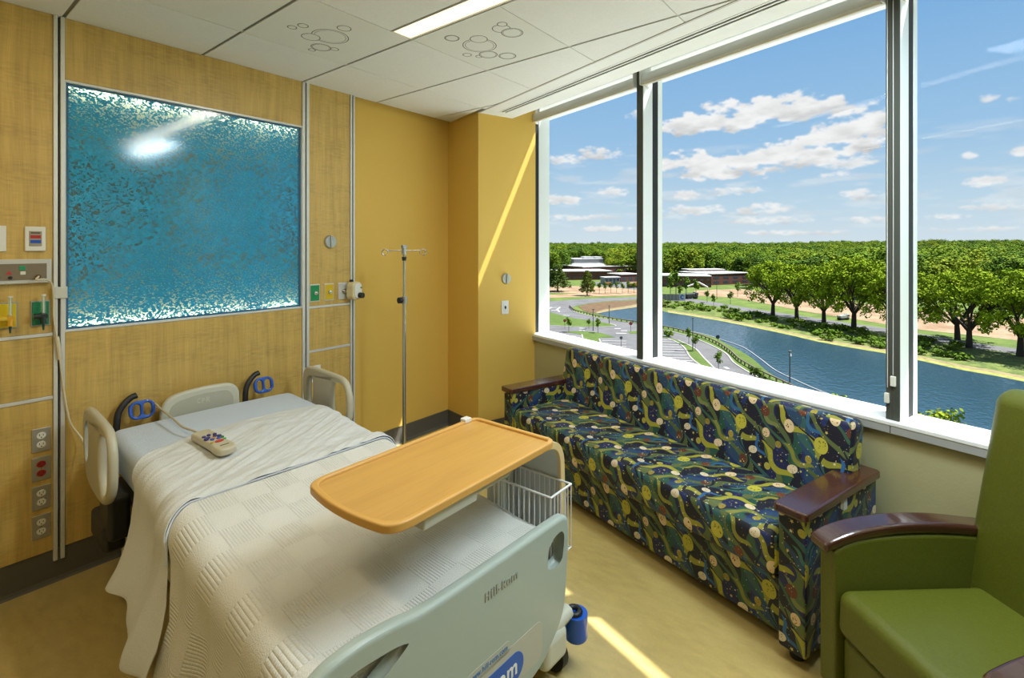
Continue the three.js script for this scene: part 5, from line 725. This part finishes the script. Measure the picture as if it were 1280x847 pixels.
function pineGeo(seed) { const r = rng(seed), cl = [], wood = [bar([0, 0, 0], [0, 13, 0], 0.34, 0.08, 8)]; for (let y = 2.6; y < 14.5; y += 0.75) { const R = 5.0 * Math.pow(clamp((15.2 - y) / 12.6), 0.75), n = Math.ceil(R * 2.2) + 2, a0 = r() * 6; for (let k = 0; k < n; k++) { const a = a0 + k / n * 6.283 + r() * 0.4, d = R * (0.45 + 0.5 * r()); cl.push({ c: [Math.cos(a) * d, y + r() * 0.6 - d * 0.08, Math.sin(a) * d], rad: 0.9 + 0.3 * r(), count: 16, flat: 0.45 }); } if (y < 11) for (let k = 0; k < 3; k++) { const a = r() * 6.28; wood.push(bar([0, y, 0], [Math.cos(a) * R * 0.8, y + 0.3, Math.sin(a) * R * 0.8], 0.08, 0.03, 5)); } } return { wood: merged(wood), crown: leaves(seed + 5, cl, 0.30) }; }
function plant(name, kind, px, py, scale, label, group, geo, leaf, turn = 0, sy = 1) { const p = atLevel(px, py), t = thing(name, label, kind, [p.x, GROUND, p.z], turn, group); t.scale.set(scale, scale * sy, scale); if (geo.wood) part(t, 'trunk', geo.wood, barkM); part(t, 'crown', geo.crown, leaf); return t; }
{
  const e = [elmGeo(11), elmGeo(23), elmGeo(37)];
  [[966, 394, 1.06, 0, 1.02, 'broad elm at the brick building end of the river row'], [996, 398.5, 1.0, 1, 1.0, 'elm second from the brick building in the river row'], [1030, 404.5, 0.98, 2, 1.04, 'slim trunked elm third from the brick building in the river row'], [1067, 411.5, 1.1, 0, 1.1, 'tall elm with thick dark forked trunk, fourth from the brick building'], [1122, 420, 1.0, 1, 1.05, 'elm mostly hidden behind the thick window mullion'], [1197, 424.5, 1.0, 2, 1.0, 'elm set back behind its neighbour beyond the far road'], [1211.5, 434.5, 1.0, 1, 1.04, 'elm with widely forked trunk between road and river'], [1275, 445, 1.0, 0, 1.08, 'elm with twin leaning trunks above the recliner back'], [1345, 456, 1.0, 2, 1.05, 'elm at the far end of the row behind the recliner']].forEach(([x, y, s, k, sy, lb], i) => plant('elm_tree', 'tree', x, y, s, lb, 'elms along the river road', e[k], elmLeaf, i * 1.7, sy));
  const p = [pineGeo(5), pineGeo(9)];
  plant('pine_tree', 'tree', 697, 364, 1.08, 'broad blue-green pine by the junction, left of the other pine', null, p[0], pineLeaf, 0.4, 0.98).scale.multiply(V(1.45, 1, 1.45)); plant('pine_tree', 'tree', 734, 369.3, 0.90, 'olive green conical pine beside the upper road', null, p[1], leafM(0.0784, 0.106, 0.0112), 1.2);
  const y = [youngGeo(3), youngGeo(8)];
  [[747.5, 416, 1.0], [736, 411, 0.8], [861, 430, 1.0], [869, 438.5, 0.95], [898, 465, 1.0], [711, 415, 1.1], [850, 374.5, 1.6], [884, 378, 1.4], [892, 384, 1.3], [913, 380, 1.4], [922, 371, 1.7], [870, 371.5, 2.2], [858, 371, 2.3], [845, 369, 3.2], [838, 372, 2.6]].forEach(([a, b, s], i) => plant('young_tree', 'tree', a, b, s, ['round young tree beside the lamp post between the parking bays', 'tiny young tree on the pointed grass island', 'young tree at the upper end of the curved grass island', 'young tree by the lamp post on the curved grass island', 'young tree at the lower end of the curved grass island', 'young tree beside the stop sign on the lawn edge'][i] ?? 'young slender tree along the far road', i < 6 ? null : 'young trees along the far road', y[i % 2], youngLeaf, i));
  for (let k = 0; k < 8; k++) plant('young_tree', 'tree', 742 + k * 7.2, 366 + (k % 3) * 0.4, 1.5, 'young bushy tree in the row beside the upper road', 'young trees beside the upper road', y[k % 2], youngLeaf, k);
  const r = rng(90), bushG = [1, 2, 3].map((k) => { const q = rng(k * 7), cl = []; for (let i = 0; i < 7; i++) cl.push({ c: [(q() - 0.5) * 1.8, 0.5 + q() * 0.7, (q() - 0.5) * 1.8], rad: 0.62, count: 22, flat: 0.8 }); return { crown: leaves(k * 13, cl, 0.2) }; });
  for (let k = 0; k < 150; k++) { const i = 2 + Math.floor(r() * 12), t = r(), f = lerp(farShore[i][0], farShore[i + 1][0], t), fy = lerp(farShore[i][1], farShore[i + 1][1], t), x = f; let j = 0; while (j < rdLow.length - 2 && rdLow[j + 1][0] < x) j++; const ry = lerp(rdLow[j][1], rdLow[j + 1][1], clamp((x - rdLow[j][0]) / (rdLow[j + 1][0] - rdLow[j][0]))); if (fy - ry < 6) continue; plant('shrub', 'shrub', x, lerp(fy - 4, ry + 2, Math.pow(r(), 0.8)), 0.7 + r() * 1.0, 'low green shrub in the thicket on the far river bank', 'shrubs on the far river bank', bushG[k % 3], k % 4 ? bushLeaf : youngLeaf, r() * 6, 0.8); }
  plant('shrub', 'shrub', 740, 436, 1.6, 'bushy shrub on the grass island between the parking bays', null, bushG[1], bushLeaf); plant('shrub', 'shrub', 948, 473, 1.5, 'dark shrub at the kerb by the guard rail', null, bushG[0], pineLeaf); plant('shrub', 'shrub', 1049, 505, 1.2, 'small bright shrub beside the floating boom', null, bushG[2], elmLeaf); plant('shrub', 'shrub', 835, 421, 1.4, 'small shrub at the start of the curved island', null, bushG[2], bushLeaf);
  { const p0 = atLevel(1166, 522, GROUND + 5.6), t = thing('young_tree', 'bright yellow-green treetop just below the window sill', 'tree', [p0.x, GROUND, p0.z]); t.scale.setScalar(1.25); const q = rng(4), cl = []; for (let i = 0; i < 26; i++) { const a = q() * 6.28, d = Math.sqrt(q()) * 2.2; cl.push({ c: [Math.cos(a) * d, 3.2 + q() * 2.8 - d * 0.35, Math.sin(a) * d], rad: 0.8, count: 40 }); } part(t, 'trunk', bar([0, 0, 0], [0, 4.4, 0], 0.13, 0.07), barkM); part(t, 'crown', leaves(71, cl, 0.16), leafM(0.168, 0.235, 0.0168)); }
}
// forest to the horizon: the nearest three hundred trees singly, the rest as one mass
{
  const G = [1, 2, 3, 4].map((k) => { const q = rng(k * 31), cl = []; for (let i = 0; i < 15; i++) { const a = q() * 6.283, d = Math.sqrt(q()) * 3.6; cl.push({ c: [Math.cos(a) * d, 6.0 + q() * 8.0 - d * 0.6, Math.sin(a) * d], rad: 1.9 + q() * 0.8, count: 50, flat: 0.85 }); } return { crown: leaves(k * 101, cl, 0.36, 0.8), wood: bar([0, 0, 0], [0, 9, 0], 0.32, 0.18, 6) }; });
  const q = rng(2024), list = [];
  const front = (px) => (px < 800 ? 430 : px < 945 ? 375 : px < 1010 ? 300 : 245);
  for (let r = 235; r < 3000;) { const sp = Math.max(8.5, r * 0.0125); for (let px = 560; px < 1520;) { const th = Math.atan((px - 640) / FOC), d = r + (q() - 0.5) * sp, depth = d * Math.cos(th); px += sp / r * FOC / Math.cos(th) ** 2 * (0.7 + 0.6 * q()); if (depth < front(px) || (px > 708 && px < 762 && depth < 620)) continue; const hill = 4 + 13 * fbm(px / 170 + 3, d / 420, 3) * sstep(500, 1500, d) + (d > 1400 ? 5 * sstep(960, 1080, px) : 0) - 4; list.push({ x: FWD.x * depth + RGT.x * (px - 640) / FOC * depth, z: FWD.z * depth + RGT.z * (px - 640) / FOC * depth, y: GROUND + hill * sstep(400, 1200, d), s: 0.75 + 0.75 * q() * (0.5 + fbm(px / 30, d / 60, 2)) + sp / 40, d, px, v: Math.floor(q() * 4), c: Math.min(4, Math.floor(clamp(fbm(px / 26 + 7, d / 55, 2) * 1.5 - 0.25 + (q() - 0.5) * 0.5) * 5)), t: q() * 6.28 }); } r += sp * 0.85; }
  const seen = (px) => (px > 672 && px < 800) || (px > 832 && px < 1112) || (px > 1150 && px < 1290);
  list.sort((a, b) => (seen(a.px) ? 0 : 1e5) + a.d - (seen(b.px) ? 0 : 1e5) - b.d);
  list.slice(0, 295).forEach((o) => { const t = thing('forest_tree', 'leafy tree at the near edge of the forest', 'tree', [o.x, o.y, o.z], o.t, 'trees at the forest edge'); t.scale.setScalar(o.s); part(t, 'trunk', G[o.v].wood, barkM); part(t, 'crown', G[o.v].crown, forestTones[o.c]); });
  const m4 = new THREE.Matrix4(), eu = new THREE.Euler(), qt = new THREE.Quaternion();
  for (let v = 0; v < 4; v++) { const l = list.slice(295).filter((o) => o.v === v), im = new THREE.InstancedMesh(G[v].crown, leafM(1, 1, 1), l.length); im.name = numbered('forest'); mark(im, 'unbroken green forest canopy reaching the horizon', 'forest', null, 'stuff'); l.forEach((o, i) => { m4.compose(V(o.x, o.y, o.z), qt.setFromEuler(eu.set(0, o.t, 0)), V(o.s, o.s, o.s)); im.setMatrixAt(i, m4); im.setColorAt(i, forestTones[o.c].color); }); scene.add(im); }
}
// low brick buildings
{
  const brick = M(1, 1, 1, 0.9, { map: noiseMap(0, 32, 128, [0.10, 0.033, 0.024], [0.145, 0.052, 0.036], 6) }), roofM = M(0.55, 0.55, 0.54, 0.7), glassD = M(0.05, 0.07, 0.09, 0.15), greyW = M(0.19, 0.20, 0.21, 0.7), tan = M(0.13, 0.095, 0.065, 0.85);
  // a block between two ground pixels along its front, depth d, height h
  function block(t, a, b, d, h, wall, rows, nWin, winH = 1.3, noSide) {
    const o = t.position, A = atLevel(...a), B = atLevel(...b), dir = B.clone().sub(A), L = dir.length(); dir.normalize(); const g = new THREE.Group(); g.name = 'wing'; g.position.set(A.x - o.x, 0, A.z - o.z); g.rotation.y = Math.atan2(-dir.z, dir.x); t.add(g);
    part(g, 'wall', bx(0, L, 0, h, -d, 0), wall); part(g, 'roof', [bx(-0.3, L + 0.3, h, h + 0.55, -d - 0.3, 0.3, 0.05)], roofM, 'white flat roof');
    for (const y of rows) for (let k = 0; k < nWin; k++) { const x = (k + 0.5) * L / nWin, w = L / nWin * 0.28; part(g, 'window', bx(x - w, x + w, y, y + winH, -0.05, 0.06), glassD); }
    if (!noSide) for (const y of rows) for (let k = 0; k < 6; k++) { const z = -(k + 0.5) * d / 6, w = d / 6 * 0.28; part(g, 'window', bx(L - 0.05, L + 0.06, y, y + winH, z - w, z + w), glassD); }
    return g;
  }
  const mk = (name, label, px, py) => { const p = atLevel(px, py); return thing(name, label, 'building', [p.x, GROUND, p.z]); };
  const b1 = mk('school_building', 'low red brick building with a white flat roof in front of the forest', 889, 359); block(b1, [800, 357.4], [889, 359], 26, 6.6, brick, [1.2, 4.1], 12); { const g = block(b1, [889, 356.4], [937, 354.4], 30, 7.2, brick, [1.2, 4.1], 4); } const sky1 = block(b1, [862, 352.5], [906, 352], 12, 8.6, brick, [], 0, 1, true);
  const b2 = mk('brick_building', 'long low red brick building behind the pines', 764, 349); block(b2, [700, 350], [765, 349.3], 30, 6.3, brick, [1.4], 9); block(b2, [729, 346.5], [800, 344.5], 40, 8.3, brick, [4.6], 6); block(b2, [776, 352.5], [800, 351.6], 16, 5.2, brick, [1.0], 3, 2.4);
  const b3 = mk('hall_building', 'grey metal roofed hall rising behind the brick building', 735, 337); block(b3, [716, 338], [756, 337.6], 40, 6.5, tan, [], 0, 1, true); block(b3, [717.5, 337.2], [754, 336.8], 34, 11.5, greyW, [], 0, 1, true); for (const [a, b] of [[730, 741], [744, 752]]) block(b3, [a, 336.6], [b, 336.5], 10, 13.5, roofM, [], 0, 1, true);
  const b4 = mk('entrance_pavilion', 'pale open entrance pavilion with flat canopy', 765, 352); { const g = block(b4, [756, 355.4], [775, 355], 7, 4.4, greyW, [0.6], 4, 3.2); } block(mk('blue_tower', 'small blue-grey tower above the trees behind the brick building', 779, 334), [775.5, 334.5], [783, 334.4], 10, 10.5, M(0.15, 0.22, 0.28, 0.6), [], 0, 1, true);
  // construction gate canopy, fence with round emblem, vehicles
  const can = mk('canopy', 'white peaked canopy over the site entrance', 872, 367); { const o = can.position, P = (px, py, y) => { const p = atLevel(px, py); return V(p.x - o.x, y, p.z - o.z); }, a = P(857, 367.5, 0), c = P(884.5, 367.5, 0), up = (v, y) => V(v.x, y, v.z), mid = a.clone().lerp(c, 0.6); part(can, 'post', bar(a, up(a, 3.6), 0.2), whitePlastic); part(can, 'post', bar(c, up(c, 3.6), 0.2), whitePlastic); part(can, 'roof_beam', [bar(up(a, 3.7), up(mid, 6.3), 0.45), bar(up(mid, 6.3), up(c, 3.7), 0.45)], roofM); }
  const fn = mk('site_fence', 'grey screened site fence with a blue round emblem', 845, 376); { const o = fn.position, A = atLevel(815, 375.2), B = atLevel(856.5, 375.8), d = B.clone().sub(A), L = d.length(); const g = new THREE.Group(); g.name = 'run'; g.position.set(A.x - o.x, 0, A.z - o.z); g.rotation.y = Math.atan2(-d.z, d.x); fn.add(g); for (let k = 0; k < 9; k++) part(g, 'screen_panel', bx(k * L / 9 + 0.05, (k + 1) * L / 9 - 0.05, 0.1, 3.1, -0.05, 0.05), M(0.18, 0.185, 0.2, 0.8)); for (let k = 0; k <= 9; k++) part(g, 'post', bar([k * L / 9, 0, 0], [k * L / 9, 3.3, 0], 0.07), steel); part(g, 'banner', bx(L - 2.7, L - 0.05, 0.2, 3.3, 0.05, 0.12), M(0.46, 0.47, 0.5, 0.7)); const s = new THREE.Shape(); s.absarc(0, 0, 1.05, 0.5, 5.6, false); s.absarc(0.15, 0, 0.5, 5.6, 0.5, true); part(g, 'emblem', extr(s, 0.06).translate(L - 1.35, 1.75, 0.11), M(0.02, 0.12, 0.42, 0.6), 'blue ring emblem'); }
  function truck(px, py, col, label, sc = 1, turn = YAW - Math.PI / 2 + 0.3) { const p = atLevel(px, py), t = thing('site_truck', label, 'truck', [p.x, GROUND, p.z], turn); t.scale.setScalar(sc); part(t, 'chassis', bx(-2.6, 2.6, 0.5, 0.9, -0.9, 0.9, 0.1), black); part(t, 'cab', bx(1.3, 2.6, 0.8, 2.5, -0.95, 0.95, 0.25), col); part(t, 'window', bx(1.5, 2.65, 1.6, 2.2, -0.97, 0.97, 0.05), glassD); part(t, 'bed', extr(shapeOf([[-2.7, 1.9], [-2.3, 0.9], [1.0, 0.9], [1.2, 2.2]]), 1.9, 0.05).translate(0, 0, -0.95), col); for (const x of [-1.9, -0.9, 1.8]) part(t, 'wheel', new THREE.CylinderGeometry(0.5, 0.5, 2.0, 16).rotateX(Math.PI / 2).translate(x, 0.5, 0), black); }
  truck(759.5, 356.6, M(0.3, 0.12, 0.012, 0.5), 'orange dump truck parked before the pavilion', 0.9); truck(792, 359.5, M(0.3, 0.14, 0.018, 0.5), 'large orange dump truck by the upper parking', 1.5); truck(864, 373.2, M(0.03, 0.03, 0.035, 0.4), 'black truck beside the site fence', 1.25); truck(1054, 399.5, M(0.36, 0.36, 0.37, 0.4), 'white truck half hidden behind the elm trunks', 0.8);
}

renderer.render(scene, camera);
